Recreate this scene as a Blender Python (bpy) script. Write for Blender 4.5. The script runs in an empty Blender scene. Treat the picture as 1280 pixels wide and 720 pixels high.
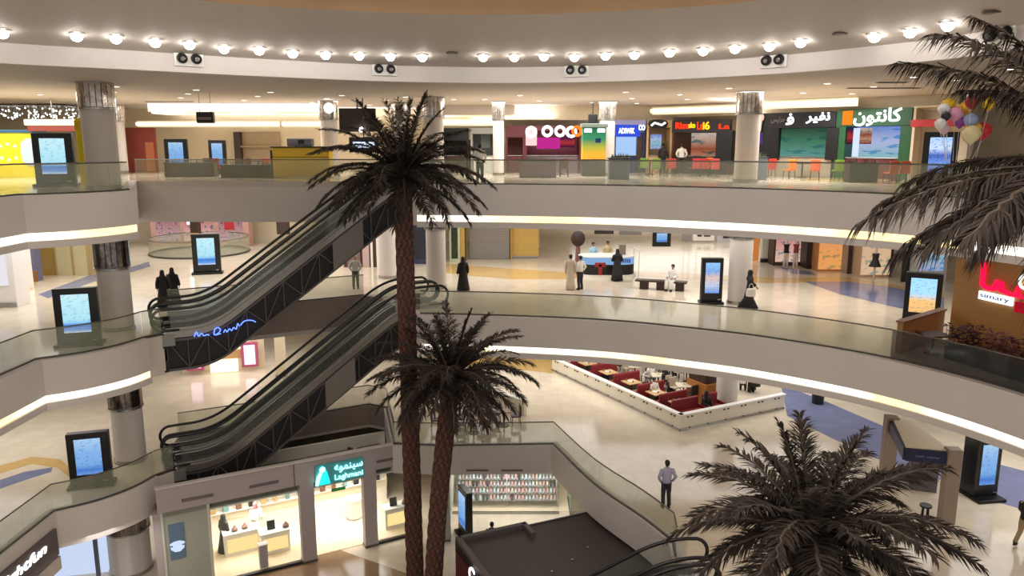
import bpy, bmesh, math, random
from mathutils import Vector, Matrix
from mathutils.bvhtree import BVHTree
S = bpy.context.scene
COL = S.collection
R = math.radians
random.seed(7)
# ---------------------------------------------------------------- camera
FPX = 960.0; PITCH = R(10.6); EYE = 1.7
cam_d = bpy.data.cameras.new('camera'); cam = bpy.data.objects.new('camera', cam_d); COL.objects.link(cam)
cam_d.sensor_width = 36.0; cam_d.lens = 36.0 * FPX / 1280.0; cam_d.clip_end = 400
cam.location = (0, 0, EYE); cam.rotation_euler = (R(90) - PITCH, 0, 0)
S.camera = cam
_c, _s = math.cos(PITCH), math.sin(PITCH)
def ray(px, py):
    u = (px - 640) / FPX; v = -(py - 360) / FPX
    return Vector((u, _c + v * _s, -_s + v * _c))
def P(px, py, z):                       # survey: where a sight line meets the level z
    d = ray(px, py); t = (z - EYE) / d.z
    return (d.x * t, d.y * t)
def Q(px, py, Y):                       # survey: where a sight line meets the depth Y
    d = ray(px, py); t = Y / d.y
    return (d.x * t, Y, EYE + d.z * t)
def VP(px, py, A, B):                   # survey on the upright plane through A and B: (distance along, height)
    d = ray(px, py); ex, ey = B[0] - A[0], B[1] - A[1]; L = math.hypot(ex, ey); ex /= L; ey /= L
    nx, ny = -ey, ex
    t = (A[0] * nx + A[1] * ny) / (d.x * nx + d.y * ny)
    x, y = d.x * t, d.y * t
    return ((x - A[0]) * ex + (y - A[1]) * ey, EYE + d.z * t)
L4, L3, L2, L1 = 0.0, -5.6, -11.2, -15.7
# ---------------------------------------------------------------- materials
MATS = {}
def nt(m):
    m.use_nodes = True; n = m.node_tree; n.nodes.clear(); return n
def srgb(c):
    f = lambda v: v / 12.92 if v <= 0.04045 else ((v + 0.055) / 1.055) ** 2.4
    return tuple(f(v / 255.0) for v in c)
def mat(name, rgb, rough=0.5, metal=0.0, var=0.0, vscale=6.0, spec=0.5, bump=0.0, lin=False, coat=0.0):
    """matte / glossy surface with a little procedural variation"""
    if name in MATS: return MATS[name]
    m = bpy.data.materials.new(name); n = nt(m); N = n.nodes
    out = N.new('ShaderNodeOutputMaterial'); b = N.new('ShaderNodeBsdfPrincipled')
    n.links.new(b.outputs[0], out.inputs[0])
    c = rgb if lin else srgb(rgb)
    b.inputs['Base Color'].default_value = (*c, 1); b.inputs['Roughness'].default_value = rough
    b.inputs['Metallic'].default_value = metal; b.inputs['Specular IOR Level'].default_value = spec
    b.inputs['Coat Weight'].default_value = coat
    tc = N.new('ShaderNodeTexCoord'); nz = N.new('ShaderNodeTexNoise'); nz.inputs['Scale'].default_value = vscale
    nz.inputs['Detail'].default_value = 4
    n.links.new(tc.outputs['Object'], nz.inputs['Vector'])
    if var > 0:
        r = N.new('ShaderNodeValToRGB'); r.color_ramp.elements[0].position = .3; r.color_ramp.elements[1].position = .7
        r.color_ramp.elements[0].color = (*[v * (1 - var) for v in c], 1)
        r.color_ramp.elements[1].color = (*[min(1, v * (1 + var)) for v in c], 1)
        n.links.new(nz.outputs['Fac'], r.inputs['Fac']); n.links.new(r.outputs[0], b.inputs['Base Color'])
    if bump > 0:
        bp = N.new('ShaderNodeBump'); bp.inputs['Strength'].default_value = bump
        n.links.new(nz.outputs['Fac'], bp.inputs['Height']); n.links.new(bp.outputs[0], b.inputs['Normal'])
    MATS[name] = m; return m
def glow(name, rgb, st, var=0.0, vscale=1.0, rgb2=None):
    """an emissive surface, for lamps, signs and other glowing parts"""
    if name in MATS: return MATS[name]
    m = bpy.data.materials.new(name); n = nt(m); N = n.nodes
    out = N.new('ShaderNodeOutputMaterial'); e = N.new('ShaderNodeEmission'); n.links.new(e.outputs[0], out.inputs[0])
    e.inputs[0].default_value = (*srgb(rgb), 1); e.inputs[1].default_value = st
    if rgb2:
        tc = N.new('ShaderNodeTexCoord'); nz = N.new('ShaderNodeTexNoise'); nz.inputs['Scale'].default_value = vscale
        nz.inputs['Detail'].default_value = 1
        r = N.new('ShaderNodeValToRGB'); r.color_ramp.elements[0].position = .42; r.color_ramp.elements[1].position = .6
        r.color_ramp.elements[0].color = (*srgb(rgb), 1); r.color_ramp.elements[1].color = (*srgb(rgb2), 1)
        n.links.new(tc.outputs['Object'], nz.inputs['Vector']); n.links.new(nz.outputs['Fac'], r.inputs['Fac'])
        n.links.new(r.outputs[0], e.inputs[0])
    MATS[name] = m; return m
def glass(name, rgb, tint=0.06, rough=0.05, refl=0.08):
    """thin sheet glass: tinted see-through, a film of green body colour, mirror at grazing angles"""
    if name in MATS: return MATS[name]
    m = bpy.data.materials.new(name); n = nt(m); N = n.nodes
    out = N.new('ShaderNodeOutputMaterial'); tr = N.new('ShaderNodeBsdfTransparent'); df = N.new('ShaderNodeBsdfDiffuse')
    gl = N.new('ShaderNodeBsdfGlossy'); m1 = N.new('ShaderNodeMixShader'); m2 = N.new('ShaderNodeMixShader')
    fr = N.new('ShaderNodeLayerWeight'); fr.inputs[0].default_value = .5
    pw = N.new('ShaderNodeMath'); pw.operation = 'POWER'; pw.inputs[1].default_value = 5.0
    mul = N.new('ShaderNodeMath'); mul.operation = 'MULTIPLY_ADD'; mul.inputs[1].default_value = .5; mul.inputs[2].default_value = refl * .4
    mul.use_clamp = True
    c = srgb(rgb)
    tr.inputs[0].default_value = (*[0.86 + .14 * v for v in c], 1); df.inputs[0].default_value = (*c, 1)
    gl.inputs['Roughness'].default_value = rough
    m1.inputs[0].default_value = tint
    n.links.new(tr.outputs[0], m1.inputs[1]); n.links.new(df.outputs[0], m1.inputs[2])
    n.links.new(fr.outputs['Facing'], pw.inputs[0]); n.links.new(pw.outputs[0], mul.inputs[0]); n.links.new(mul.outputs[0], m2.inputs[0])
    n.links.new(m1.outputs[0], m2.inputs[1]); n.links.new(gl.outputs[0], m2.inputs[2]); n.links.new(m2.outputs[0], out.inputs[0])
    MATS[name] = m; return m
def screen(name, stops, st=1.6, lines=0.35, sc=9.0):
    """lit display: vertical colour bands with rows of small print, driven by the screen's own generated coordinates"""
    if name in MATS: return MATS[name]
    m = bpy.data.materials.new(name); n = nt(m); N = n.nodes
    out = N.new('ShaderNodeOutputMaterial'); e = N.new('ShaderNodeEmission'); n.links.new(e.outputs[0], out.inputs[0])
    tc = N.new('ShaderNodeTexCoord'); sp = N.new('ShaderNodeSeparateXYZ'); n.links.new(tc.outputs['Generated'], sp.inputs[0])
    r = N.new('ShaderNodeValToRGB'); el = r.color_ramp.elements
    while len(el) < len(stops): el.new(.5)
    for i, (p, c) in enumerate(stops): el[i].position = p; el[i].color = (*srgb(c), 1)
    n.links.new(sp.outputs['Z'], r.inputs['Fac'])
    mp = N.new('ShaderNodeMapping'); mp.inputs['Scale'].default_value = (sc * .7, 1, sc * 2.2); n.links.new(tc.outputs['Generated'], mp.inputs[0])
    nz = N.new('ShaderNodeTexNoise'); nz.inputs['Scale'].default_value = 1; nz.inputs['Detail'].default_value = 2
    n.links.new(mp.outputs[0], nz.inputs['Vector'])
    r2 = N.new('ShaderNodeValToRGB'); r2.color_ramp.elements[0].position = .55; r2.color_ramp.elements[1].position = .62
    r2.color_ramp.elements[0].color = (1, 1, 1, 1); r2.color_ramp.elements[1].color = (1 - lines, 1 - lines * .55, 1 - lines * .25, 1)
    n.links.new(nz.outputs['Fac'], r2.inputs['Fac'])
    mx = N.new('ShaderNodeMix'); mx.data_type = 'RGBA'; mx.blend_type = 'MULTIPLY'; mx.inputs['Factor'].default_value = 1
    n.links.new(r.outputs[0], mx.inputs['A']); n.links.new(r2.outputs[0], mx.inputs['B'])
    n.links.new(mx.outputs['Result'], e.inputs[0]); e.inputs[1].default_value = st
    MATS[name] = m; return m
def marble(name, rgb, rough=0.12):
    """polished stone tiles: cloudy colour, fine joints"""
    if name in MATS: return MATS[name]
    m = bpy.data.materials.new(name); n = nt(m); N = n.nodes
    out = N.new('ShaderNodeOutputMaterial'); b = N.new('ShaderNodeBsdfPrincipled'); n.links.new(b.outputs[0], out.inputs[0])
    c = srgb(rgb)
    tc = N.new('ShaderNodeTexCoord'); nz = N.new('ShaderNodeTexNoise'); nz.inputs['Scale'].default_value = 1.3; nz.inputs['Detail'].default_value = 5
    n.links.new(tc.outputs['Object'], nz.inputs['Vector'])
    br = N.new('ShaderNodeTexBrick'); br.offset = 0.0
    br.inputs['Scale'].default_value = 1.0; br.inputs['Brick Width'].default_value = .8; br.inputs['Row Height'].default_value = .8
    br.inputs['Mortar Size'].default_value = .008; br.inputs['Mortar'].default_value = (*[v * .82 for v in c], 1)
    n.links.new(tc.outputs['Object'], br.inputs['Vector'])
    r = N.new('ShaderNodeValToRGB'); r.color_ramp.elements[0].position = .35; r.color_ramp.elements[1].position = .65
    r.color_ramp.elements[0].color = (*[v * .93 for v in c], 1); r.color_ramp.elements[1].color = (*[min(1, v * 1.05) for v in c], 1)
    n.links.new(nz.outputs['Fac'], r.inputs['Fac'])
    n.links.new(r.outputs[0], br.inputs['Color1']); n.links.new(r.outputs[0], br.inputs['Color2'])
    n.links.new(br.outputs['Color'], b.inputs['Base Color']); b.inputs['Roughness'].default_value = rough
    b.inputs['Specular IOR Level'].default_value = .5
    MATS[name] = m; return m
# ---------------------------------------------------------------- mesh building
class MB:
    def __init__(self): self.v = []; self.f = []; self.m = []
    def add(self, vs, fs, mi=0):
        o = len(self.v); self.v += [tuple(p) for p in vs]
        for f in fs: self.f.append(tuple(o + i for i in f)); self.m.append(mi)
        return self
    def box(self, c, s, rz=0.0, mi=0, bev=0.0, M=None):
        bm = bmesh.new(); bmesh.ops.create_cube(bm, size=1)
        for v in bm.verts: v.co = Vector((v.co.x * s[0], v.co.y * s[1], v.co.z * s[2]))
        if bev > 0: bmesh.ops.bevel(bm, geom=bm.edges[:], offset=min(bev, min(s) * .45), segments=2, affect='EDGES', profile=.5)
        T = Matrix.Translation(c) @ (M if M else Matrix.Rotation(rz, 4, 'Z'))
        bm.verts.index_update()
        self.add([T @ v.co for v in bm.verts], [[v.index for v in f.verts] for f in bm.faces], mi); bm.free(); return self
    def prism(self, poly, z0, z1, mi=0):
        n = len(poly); a = sum(poly[i][0] * poly[(i + 1) % n][1] - poly[(i + 1) % n][0] * poly[i][1] for i in range(n))
        if a < 0: poly = poly[::-1]
        vs = [(x, y, z0) for x, y in poly] + [(x, y, z1) for x, y in poly]
        fs = [tuple(range(n - 1, -1, -1)), tuple(range(n, 2 * n))] + [(i, (i + 1) % n, n + (i + 1) % n, n + i) for i in range(n)]
        return self.add(vs, fs, mi)
    def tube(self, path, rad, seg=8, mi=0, cap=True, flat=1.0):
        path = [Vector(p) for p in path]; n = len(path)
        rad = list(rad) if hasattr(rad, '__len__') else [rad] * n
        vs = []; up = None
        for i, p in enumerate(path):
            t = (path[min(i + 1, n - 1)] - path[max(i - 1, 0)])
            t = t.normalized() if t.length > 1e-9 else Vector((0, 0, 1))
            if up is None:
                up = Vector((0, 0, 1)) if abs(t.z) < .9 else Vector((0, 1, 0))
            a = t.cross(up)
            a = a.normalized() if a.length > 1e-6 else Vector((1, 0, 0))
            b = a.cross(t).normalized(); up = b
            for k in range(seg):
                th = 2 * math.pi * k / seg
                vs.append(p + (a * math.cos(th) + b * math.sin(th) * flat) * rad[i])
        fs = []
        for i in range(n - 1):
            for k in range(seg):
                k2 = (k + 1) % seg
                fs.append((i * seg + k, i * seg + k2, (i + 1) * seg + k2, (i + 1) * seg + k))
        if cap: fs.append(tuple(range(seg - 1, -1, -1))); fs.append(tuple((n - 1) * seg + k for k in range(seg)))
        return self.add(vs, fs, mi)
    def loft(self, rings, seg=14, mi=0):
        """rings: (cx, cy, z, rx, ry)"""
        vs = []
        for cx, cy, z, rx, ry in rings:
            for k in range(seg):
                th = 2 * math.pi * k / seg; vs.append((cx + rx * math.cos(th), cy + ry * math.sin(th), z))
        fs = []; n = len(rings)
        for i in range(n - 1):
            for k in range(seg):
                k2 = (k + 1) % seg; fs.append((i * seg + k, i * seg + k2, (i + 1) * seg + k2, (i + 1) * seg + k))
        fs.append(tuple(range(seg - 1, -1, -1))); fs.append(tuple((n - 1) * seg + k for k in range(seg)))
        return self.add(vs, fs, mi)
    def lathe(self, prof, c=(0, 0, 0), seg=24, mi=0):
        return self.loft([(c[0], c[1], c[2] + z, max(r, 1e-4), max(r, 1e-4)) for r, z in prof], seg, mi)
    def ball(self, c, r, mi=0, seg=10, sc=(1, 1, 1)):
        n = 6; rings = []
        for i in range(n + 1):
            a = -math.pi / 2 + math.pi * i / n
            rr = max(math.cos(a) * r, 1e-4); rings.append((c[0], c[1], c[2] + math.sin(a) * r * sc[2], rr * sc[0], rr * sc[1]))
        return self.loft(rings, seg, mi)
    def disc(self, c, r, th, seg=16, mi=0):
        return self.lathe([(r, 0), (r, th)], c, seg, mi)
    def sweep(self, path, prof, mi=0, closed=True):
        """sweep a profile (offset to the right of travel, z) along a plan path"""
        n = len(path); vs = []; k = len(prof)
        for i, p in enumerate(path):
            a = Vector(path[max(i - 1, 0)]); b = Vector(path[i]); c = Vector(path[min(i + 1, n - 1)])
            d1 = (b - a); d2 = (c - b)
            if d1.length < 1e-6: d1 = d2
            if d2.length < 1e-6: d2 = d1
            d1.normalize(); d2.normalize()
            n1 = Vector((d1.y, -d1.x)); n2 = Vector((d2.y, -d2.x)); m = (n1 + n2)
            m = m.normalized() if m.length > 1e-3 else n1
            sc = 1 / max(.35, m.dot(n1))
            for o, z in prof: vs.append((b.x + m.x * o * sc, b.y + m.y * o * sc, z))
        fs = []
        for i in range(n - 1):
            for j in range(k if closed else k - 1):
                j2 = (j + 1) % k; fs.append((i * k + j, (i + 1) * k + j, (i + 1) * k + j2, i * k + j2))
        if closed: fs.append(tuple(range(k))); fs.append(tuple((n - 1) * k + j for j in range(k - 1, -1, -1)))
        return self.add(vs, fs, mi)
    def build(self, name, mats, parent=None, smooth=False, loc=None, rz=None):
        me = bpy.data.meshes.new(name); me.from_pydata(self.v, [], self.f)
        if not isinstance(mats, (list, tuple)): mats = [mats]
        for m in mats: me.materials.append(m)
        me.polygons.foreach_set('material_index', self.m)
        bm = bmesh.new(); bm.from_mesh(me); bmesh.ops.recalc_face_normals(bm, faces=bm.faces[:]); bm.to_mesh(me); bm.free()
        if smooth:
            me.polygons.foreach_set('use_smooth', [True] * len(me.polygons))
            if smooth is not True: me.set_sharp_from_angle(angle=R(smooth))
        me.update()
        o = bpy.data.objects.new(name, me); COL.objects.link(o)
        if parent: o.parent = parent
        if loc: o.location = loc
        if rz is not None: o.rotation_euler = (0, 0, rz)
        return o
def tag(o, label, cat, group=None, kind=None):
    o['label'] = label; o['category'] = cat
    if group: o['group'] = group
    if kind: o['kind'] = kind
    return o
def thing(name, label, cat, loc=(0, 0, 0), rz=0.0, group=None):
    o = bpy.data.objects.new(name, None); COL.objects.link(o); o.empty_display_size = .2
    o.location = loc; o.rotation_euler = (0, 0, rz); return tag(o, label, cat, group)
def struct(o):
    o['kind'] = 'structure'; return o
def dup(root, loc, rz, label=None, group=None):
    r = root.copy(); COL.objects.link(r); r.location = loc; r.rotation_euler = (0, 0, rz)
    if label: r['label'] = label
    if group: r['group'] = group
    for ch in list(root.children):
        c = ch.copy(); COL.objects.link(c); c.parent = r
        for g in list(ch.children):
            d = g.copy(); COL.objects.link(d); d.parent = c
    return r
def catmull(pts, step=0.6):
    out = []; n = len(pts)
    for i in range(n - 1):
        p0 = Vector(pts[max(i - 1, 0)]); p1 = Vector(pts[i]); p2 = Vector(pts[i + 1]); p3 = Vector(pts[min(i + 2, n - 1)])
        k = max(2, int((p2 - p1).length / step))
        for j in range(k):
            t = j / k
            q = .5 * ((2 * p1) + (p2 - p0) * t + (2 * p0 - 5 * p1 + 4 * p2 - p3) * t * t + (3 * p1 - p0 - 3 * p2 + p3) * t ** 3)
            out.append(tuple(q))
    out.append(tuple(pts[-1])); return out
def text(body, size, m, parent, name='lettering', loc=(0, 0, 0), rot=(R(90), 0, 0), depth=.02, width=None, shear=0.0, height=None, bold=0.0):
    """raised letters as a mesh, centred on loc"""
    cu = bpy.data.curves.new(name, 'FONT'); cu.body = body; cu.size = size; cu.extrude = depth; cu.align_x = 'CENTER'; cu.align_y = 'CENTER'
    cu.shear = shear; cu.offset = bold * size; cu.resolution_u = 4
    t = bpy.data.objects.new(name, cu); COL.objects.link(t); bpy.context.view_layer.update()
    me = bpy.data.meshes.new_from_object(t, depsgraph=bpy.context.evaluated_depsgraph_get()); bpy.data.objects.remove(t)
    xs = [v.co.x for v in me.vertices]; ys = [v.co.y for v in me.vertices]
    w = max(xs) - min(xs); h = max(ys) - min(ys); cx = (max(xs) + min(xs)) / 2; cy = (max(ys) + min(ys)) / 2
    sx = width / w if width else 1; sy = height / h if height else (sx if width else 1)
    for v in me.vertices: v.co = Vector(((v.co.x - cx) * sx, (v.co.y - cy) * sy, v.co.z))
    me.materials.clear(); me.materials.append(m); me.name = name
    o = bpy.data.objects.new(name, me); COL.objects.link(o); o.parent = parent; o.location = loc; o.rotation_euler = rot
    return o
ORD = ['first', 'second', 'third', 'fourth', 'fifth', 'sixth', 'seventh', 'eighth', 'ninth', 'tenth', 'eleventh', 'twelfth', 'thirteenth',
       'fourteenth', 'fifteenth', 'sixteenth', 'seventeenth', 'eighteenth', 'nineteenth', 'twentieth', 'twenty-first', 'twenty-second',
       'twenty-third', 'twenty-fourth', 'twenty-fifth', 'twenty-sixth', 'twenty-seventh', 'twenty-eighth', 'twenty-ninth', 'thirtieth',
       'thirty-first', 'thirty-second', 'thirty-third', 'thirty-fourth', 'thirty-fifth', 'thirty-sixth']
# shared surfaces
PAINT = mat('warm_white_paint', (212, 203, 197), .55, var=.03, vscale=.6)
SOFFIT = mat('soffit_paint', (205, 194, 183), .7, var=.03, vscale=.4)
BROWN_UNLIT = mat('taupe_and_unlit_board', (150, 135, 124), .6, var=.04)  # real taupe boards, and the unlit middle fascia's shade as colour
RAIL = mat('brushed_steel_rail', (120, 116, 108), .35, .8)
CHAN = mat('dark_channel', (88, 84, 76), .45, .5)
GLASS = glass('balustrade_glass', (206, 212, 184), .16)
GLASSG = glass('green_edge_glass', (150, 180, 160), .3)
BLACK = mat('black_plastic', (16, 16, 18), .35)
BLACKM = mat('black_metal', (26, 25, 26), .4, .4)
DARK = mat('dark_steel', (52, 49, 49), .45, .5, var=.1)
STEEL = mat('stainless', (170, 168, 164), .25, .9)
CREAM = mat('cream_paint', (226, 210, 182), .6, var=.03)
WHITE = mat('white_laminate', (236, 232, 224), .35)
GOLD = mat('gold_board', (198, 152, 78), .5, var=.08, vscale=3)
WOOD = mat('mid_wood', (140, 96, 58), .45, var=.2, vscale=5)
DWOOD = mat('dark_wood', (62, 42, 32), .4, var=.15)
COVE = glow('cove_lamp', (255, 247, 230), 2.0, rgb2=(250, 222, 160), vscale=.3)
LAMP = glow('lamp_white', (255, 250, 244), 25)
DLAMP = glow('downlight_lens', (255, 246, 232), 7)
SKIN = mat('skin', (172, 122, 92), .5)
SKIN2 = mat('skin_tan', (140, 96, 70), .5)
HAIR = mat('black_hair', (22, 18, 17), .5)
# ================================================================ the building
from mathutils.geometry import tessellate_polygon
ARC = catmull([(-4.0, 32.6), (0, 32.15), (4.0, 31.3), (7.05, 29.95), (9.8, 28.35), (12.95, 25.5), (15.1, 21.7), (16.2, 17), (16.6, 10)])
TIP = catmull([(-16.25, 25.4), (-15.2, 26.15), (-14.35, 27.3), (-14.0, 28.4)], .35)
LEFT = [(-16.3, 10), (-16.3, 18)] + TIP
LAND1 = [(-13.55, 28.98), (-14.85, 31.6)]                # foot of the escalators
BACK = [(-14.95, 32.7), (-10.2, 35.15), (-7.2, 36.75), (-6.2, 36.2)]
LAND2 = [(-4.75, 33.35)]                                 # head of the escalators
MID4 = [(-17.6, 36.2), (-6.25, 36.2)]
L2R = [(-6.3, 36.3), (-5.2, 31.6), (-2.8, 31.4), (1.74, 31.6)] + catmull([(1.74, 31.6), (3.08, 27.65), (4.48, 24.95), (5.2, 23.3)])[1:] + [(5.1, 22.4), (5.1, 19.2), (7.0, 17.5), (9.5, 10)]
V3 = LEFT + LAND1 + BACK + LAND2 + ARC
V2 = LEFT + LAND1 + BACK[:-1] + L2R
V4 = LEFT + MID4 + LAND2 + ARC
def fill(loops, z, mb, mi, up=True):
    pts = [p for l in loops for p in l]
    for t in tessellate_polygon([[Vector((x, y, 0)) for x, y in l] for l in loops]):
        mb.add([(pts[i][0], pts[i][1], z) for i in t], [(0, 1, 2)], mi)
def slab(name, void, z, th, mats, inlays=(), hole=None, outer=((52, 10), (52, 95), (-52, 95), (-52, 10))):
    loop = list(void) + list(outer)
    mb = MB(); loops = [loop] + ([hole] if hole else [])
    fill(loops, z, mb, 0); fill(loops, z - th, mb, 1)
    for l in loops:
        n = len(l)
        for i in range(n):
            a, b = l[i], l[(i + 1) % n]
            mb.add([(a[0], a[1], z - th), (b[0], b[1], z - th), (b[0], b[1], z), (a[0], a[1], z)], [(0, 1, 2, 3)], 1)
    for poly, mi, k in inlays:
        pp = [P(x, y, z) for x, y in poly]
        fill([pp], z + .003 + .001 * k, mb, mi)
    o = MBraw(mb, name, mats); return struct(o)
def MBraw(mb, name, mats):
    me = bpy.data.meshes.new(name); me.from_pydata(mb.v, [], mb.f)
    for m in mats: me.materials.append(m)
    me.polygons.foreach_set('material_index', mb.m)
    bm = bmesh.new(); bm.from_mesh(me); bmesh.ops.remove_doubles(bm, verts=bm.verts[:], dist=1e-5)
    bmesh.ops.recalc_face_normals(bm, faces=bm.faces[:]); bm.to_mesh(me); bm.free()
    o = bpy.data.objects.new(name, me); COL.objects.link(o); return o
M_CREAM = marble('cream_marble', (226, 212, 190))
M_GOLD = marble('gold_marble', (214, 178, 116))
M_BLUE = marble('blue_grey_marble', (128, 134, 168))
M_BROWN = marble('brown_marble', (160, 128, 98))
FM = [M_CREAM, SOFFIT, M_GOLD, M_BLUE, M_BROWN]
HC = P(243, 318, L3); HOLE = [(HC[0] + 3.3 * math.cos(2 * math.pi * i / 48), HC[1] + 1.0 + 3.3 * math.sin(2 * math.pi * i / 48)) for i in range(48)]
slab('floor', V4, L4, 1.55, FM, [([(1000, 221), (1150, 228), (1150, 232), (1000, 226)], 2, 0)])
slab('floor', V3, L3, 1.55, FM, [
    ([(545, 329), (590, 332), (640, 336), (700, 340), (735, 343), (715, 349), (640, 349), (590, 345), (545, 340)], 2, 0),
    ([(48, 368), (112, 344), (150, 338), (186, 327), (188, 333), (150, 345), (118, 352), (60, 373)], 3, 0),
    ([(0, 372), (30, 350), (52, 345), (40, 362), (10, 382), (0, 386)], 2, 0),
    ([(780, 338), (880, 343), (960, 347), (1060, 347), (1180, 366), (1180, 372), (1060, 352), (960, 354), (880, 350), (780, 344)], 2, 0),
    ([(972, 333), (1015, 340), (1020, 344), (990, 342)], 3, 1),
    ([(1005, 352), (1060, 352), (1110, 358), (1180, 372), (1180, 398), (1110, 382), (1050, 368)], 3, 1)], hole=HOLE)
slab('floor', V2, L2, 1.1, FM, [
    ([(0, 582), (40, 571), (75, 574), (95, 590), (95, 603), (72, 585), (40, 580), (0, 592)], 2, 0),
    ([(0, 600), (30, 590), (66, 584), (64, 590), (32, 600), (0, 611)], 3, 0),
    ([(540, 440), (690, 444), (691, 467), (650, 462), (600, 458), (540, 455)], 2, 0),
    ([(976, 480), (1040, 505), (1105, 533), (1240, 578), (1300, 594), (1300, 643), (1240, 626), (1180, 602), (1100, 575), (1040, 548), (984, 520)], 3, 0)])
o = slab('floor', [(-52, 4), (52, 4)], L1, .3, FM, [
    ([(-60, 790), (190, 728), (375, 697), (396, 676), (432, 690), (512, 718), (560, 790)], 4, 0)], outer=((52, 80), (-52, 80)))
# fascias round the void: painted board, light cove near the foot, soffit lip
def prof(z, h, cove):
    if cove: return [(-.3, z + .05), (.22, z + .05), (.22, z - h + .52), (.06, z - h + .52), (.06, z - h + .24), (.2, z - h + .24), (.2, z - h), (-.3, z - h)]
    return [(-.35, z + .05), (.04, z + .05), (.04, z - h), (-.35, z - h)]
TN = [0]
def fascia(path, z, h, cove=False, m=PAINT, lit=None):
    TN[0] += 1
    o = struct(MB().sweep(path, prof(z, h, cove)).build('trim_%d' % TN[0], m, smooth=40))
    if cove:
        l = MB().sweep(lit or path, [(.065, z - h + .25), (.12, z - h + .25), (.12, z - h + .51), (.065, z - h + .51)]).build('cove_light', COVE, o)
    return o
fascia(ARC, L4, 1.75, True); fascia(ARC, L3, 1.75, True)
fascia(LEFT, L4, 1.72, True); fascia(LEFT, L3, 1.72, True)
fascia(LEFT, L2, 1.35)
fascia([TIP[-1], (-17.6, 36.2)], L4, 1.72)
fascia(MID4, L4 - .3, 1.6)
fascia([MID4[-1], LAND2[0], ARC[0]], L4, 1.7)
fascia(BACK, L3, 1.35, m=BROWN_UNLIT); fascia([BACK[-1], LAND2[0], ARC[0]], L3, 1.6)  # first fascia is brown for being unlit: shade put into its colour
fascia(BACK[:-1] + [L2R[0]], L2, .95, m=BROWN_UNLIT)
fascia(L2R[:2], L2, 1.25); i2 = L2R.index((5.1, 22.4))
fascia(L2R[1:i2 + 1], L2, 1.25); fascia(L2R[i2 + 1:], L2, 1.25)
fascia(LAND1, L3, .6, m=DARK); fascia(LAND1, L2, .6, m=DARK)
# glass balustrades
def cut(path, ln):
    """split a plan path into runs of about ln"""
    acc = 0; cur = [path[0]]; out = []
    for a, b in zip(path, path[1:]):
        d = math.hypot(b[0] - a[0], b[1] - a[1]); pos = 0
        while acc + (d - pos) >= ln:
            pos += ln - acc; acc = 0; t = pos / d
            q = (a[0] + (b[0] - a[0]) * t, a[1] + (b[1] - a[1]) * t)
            cur.append(q); out.append(cur); cur = [q]
        acc += d - pos
        if d - pos > 1e-3: cur.append(b)
    if len(cur) > 1:
        if acc < ln * .35 and out: out[-1] = out[-1] + cur[1:]
        else: out.append(cur)
    return out
def balustrade(path, z, label, ln=2.3, g=GLASS, h=1.06):
    path = [p for i, p in enumerate(path) if i == 0 or math.hypot(p[0] - path[i - 1][0], p[1] - path[i - 1][1]) > .02]
    t = thing('glass_balustrade', label, 'railing', (path[0][0], path[0][1], z))
    ox, oy = path[0]; loc = [(x - ox, y - oy) for x, y in path]
    for run in cut(loc, ln):
        MB().sweep(run, [(-.10, .04), (-.085, .04), (-.085, h), (-.10, h)]).build('glass_panel', g, t)
    MB().sweep(loc, [(-.13, .0), (-.05, .0), (-.05, .1), (-.13, .1)]).build('base_channel', CHAN, t)
    MB().tube([(x, y, h) for x, y in MB_off(loc, -.092)], .026, 8).build('handrail', RAIL, t, smooth=True)
    return t
def MB_off(path, o):
    m = MB().sweep(path, [(o, 0), (o, 1)], closed=False); return [(v[0], v[1]) for v in m.v[::2]]
balustrade(LEFT, L4, 'glass balustrade round the top-floor left balcony, in front of the display totem')
for z_, w_ in ((L3, 'upper'), (L2, 'lower')): balustrade([TIP[-1], LAND1[0]], z_, 'short glass balustrade beside the foot of the %s escalators' % w_)
balustrade(MID4, L4 - .3, 'straight glass balustrade along the top floor behind the upper escalators', h=1.3)
balustrade(ARC, L4, 'long curved glass balustrade of the top floor, in front of the food court')
balustrade(LEFT, L3, 'glass balustrade round the left balcony one floor below the top')
balustrade(BACK[:-1], L3, 'glass balustrade behind the upper escalators where a man in a pale shirt stands')
k3 = next(i for i, p in enumerate(ARC) if p[0] > 13.0)
balustrade(ARC[:k3], L3, 'long curved glass balustrade in front of the cream middle floor with the bench')
balustrade(ARC[k3 - 1:], L3, 'dark-looking glass balustrade in front of the gold terrace with the red sign', g=glass('smoked_glass', (70, 74, 72), .42))
balustrade(LEFT, L2, 'glass balustrade round the lowest left balcony, above the shop with white script')
balustrade(BACK[:-1] + [L2R[0]], L2, 'glass balustrade on the brown wall behind the lower escalators')
balustrade(L2R[:2], L2, 'short glass balustrade beside the shop roof, behind the tall palm trunk')
balustrade(L2R[1:i2 + 1], L2, 'bent glass balustrade above the shoe shop, beside the standing man')
balustrade(HOLE[24:] + HOLE[:25], L3, 'oval glass balustrade round the opening in the middle floor', ln=1.7)
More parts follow.
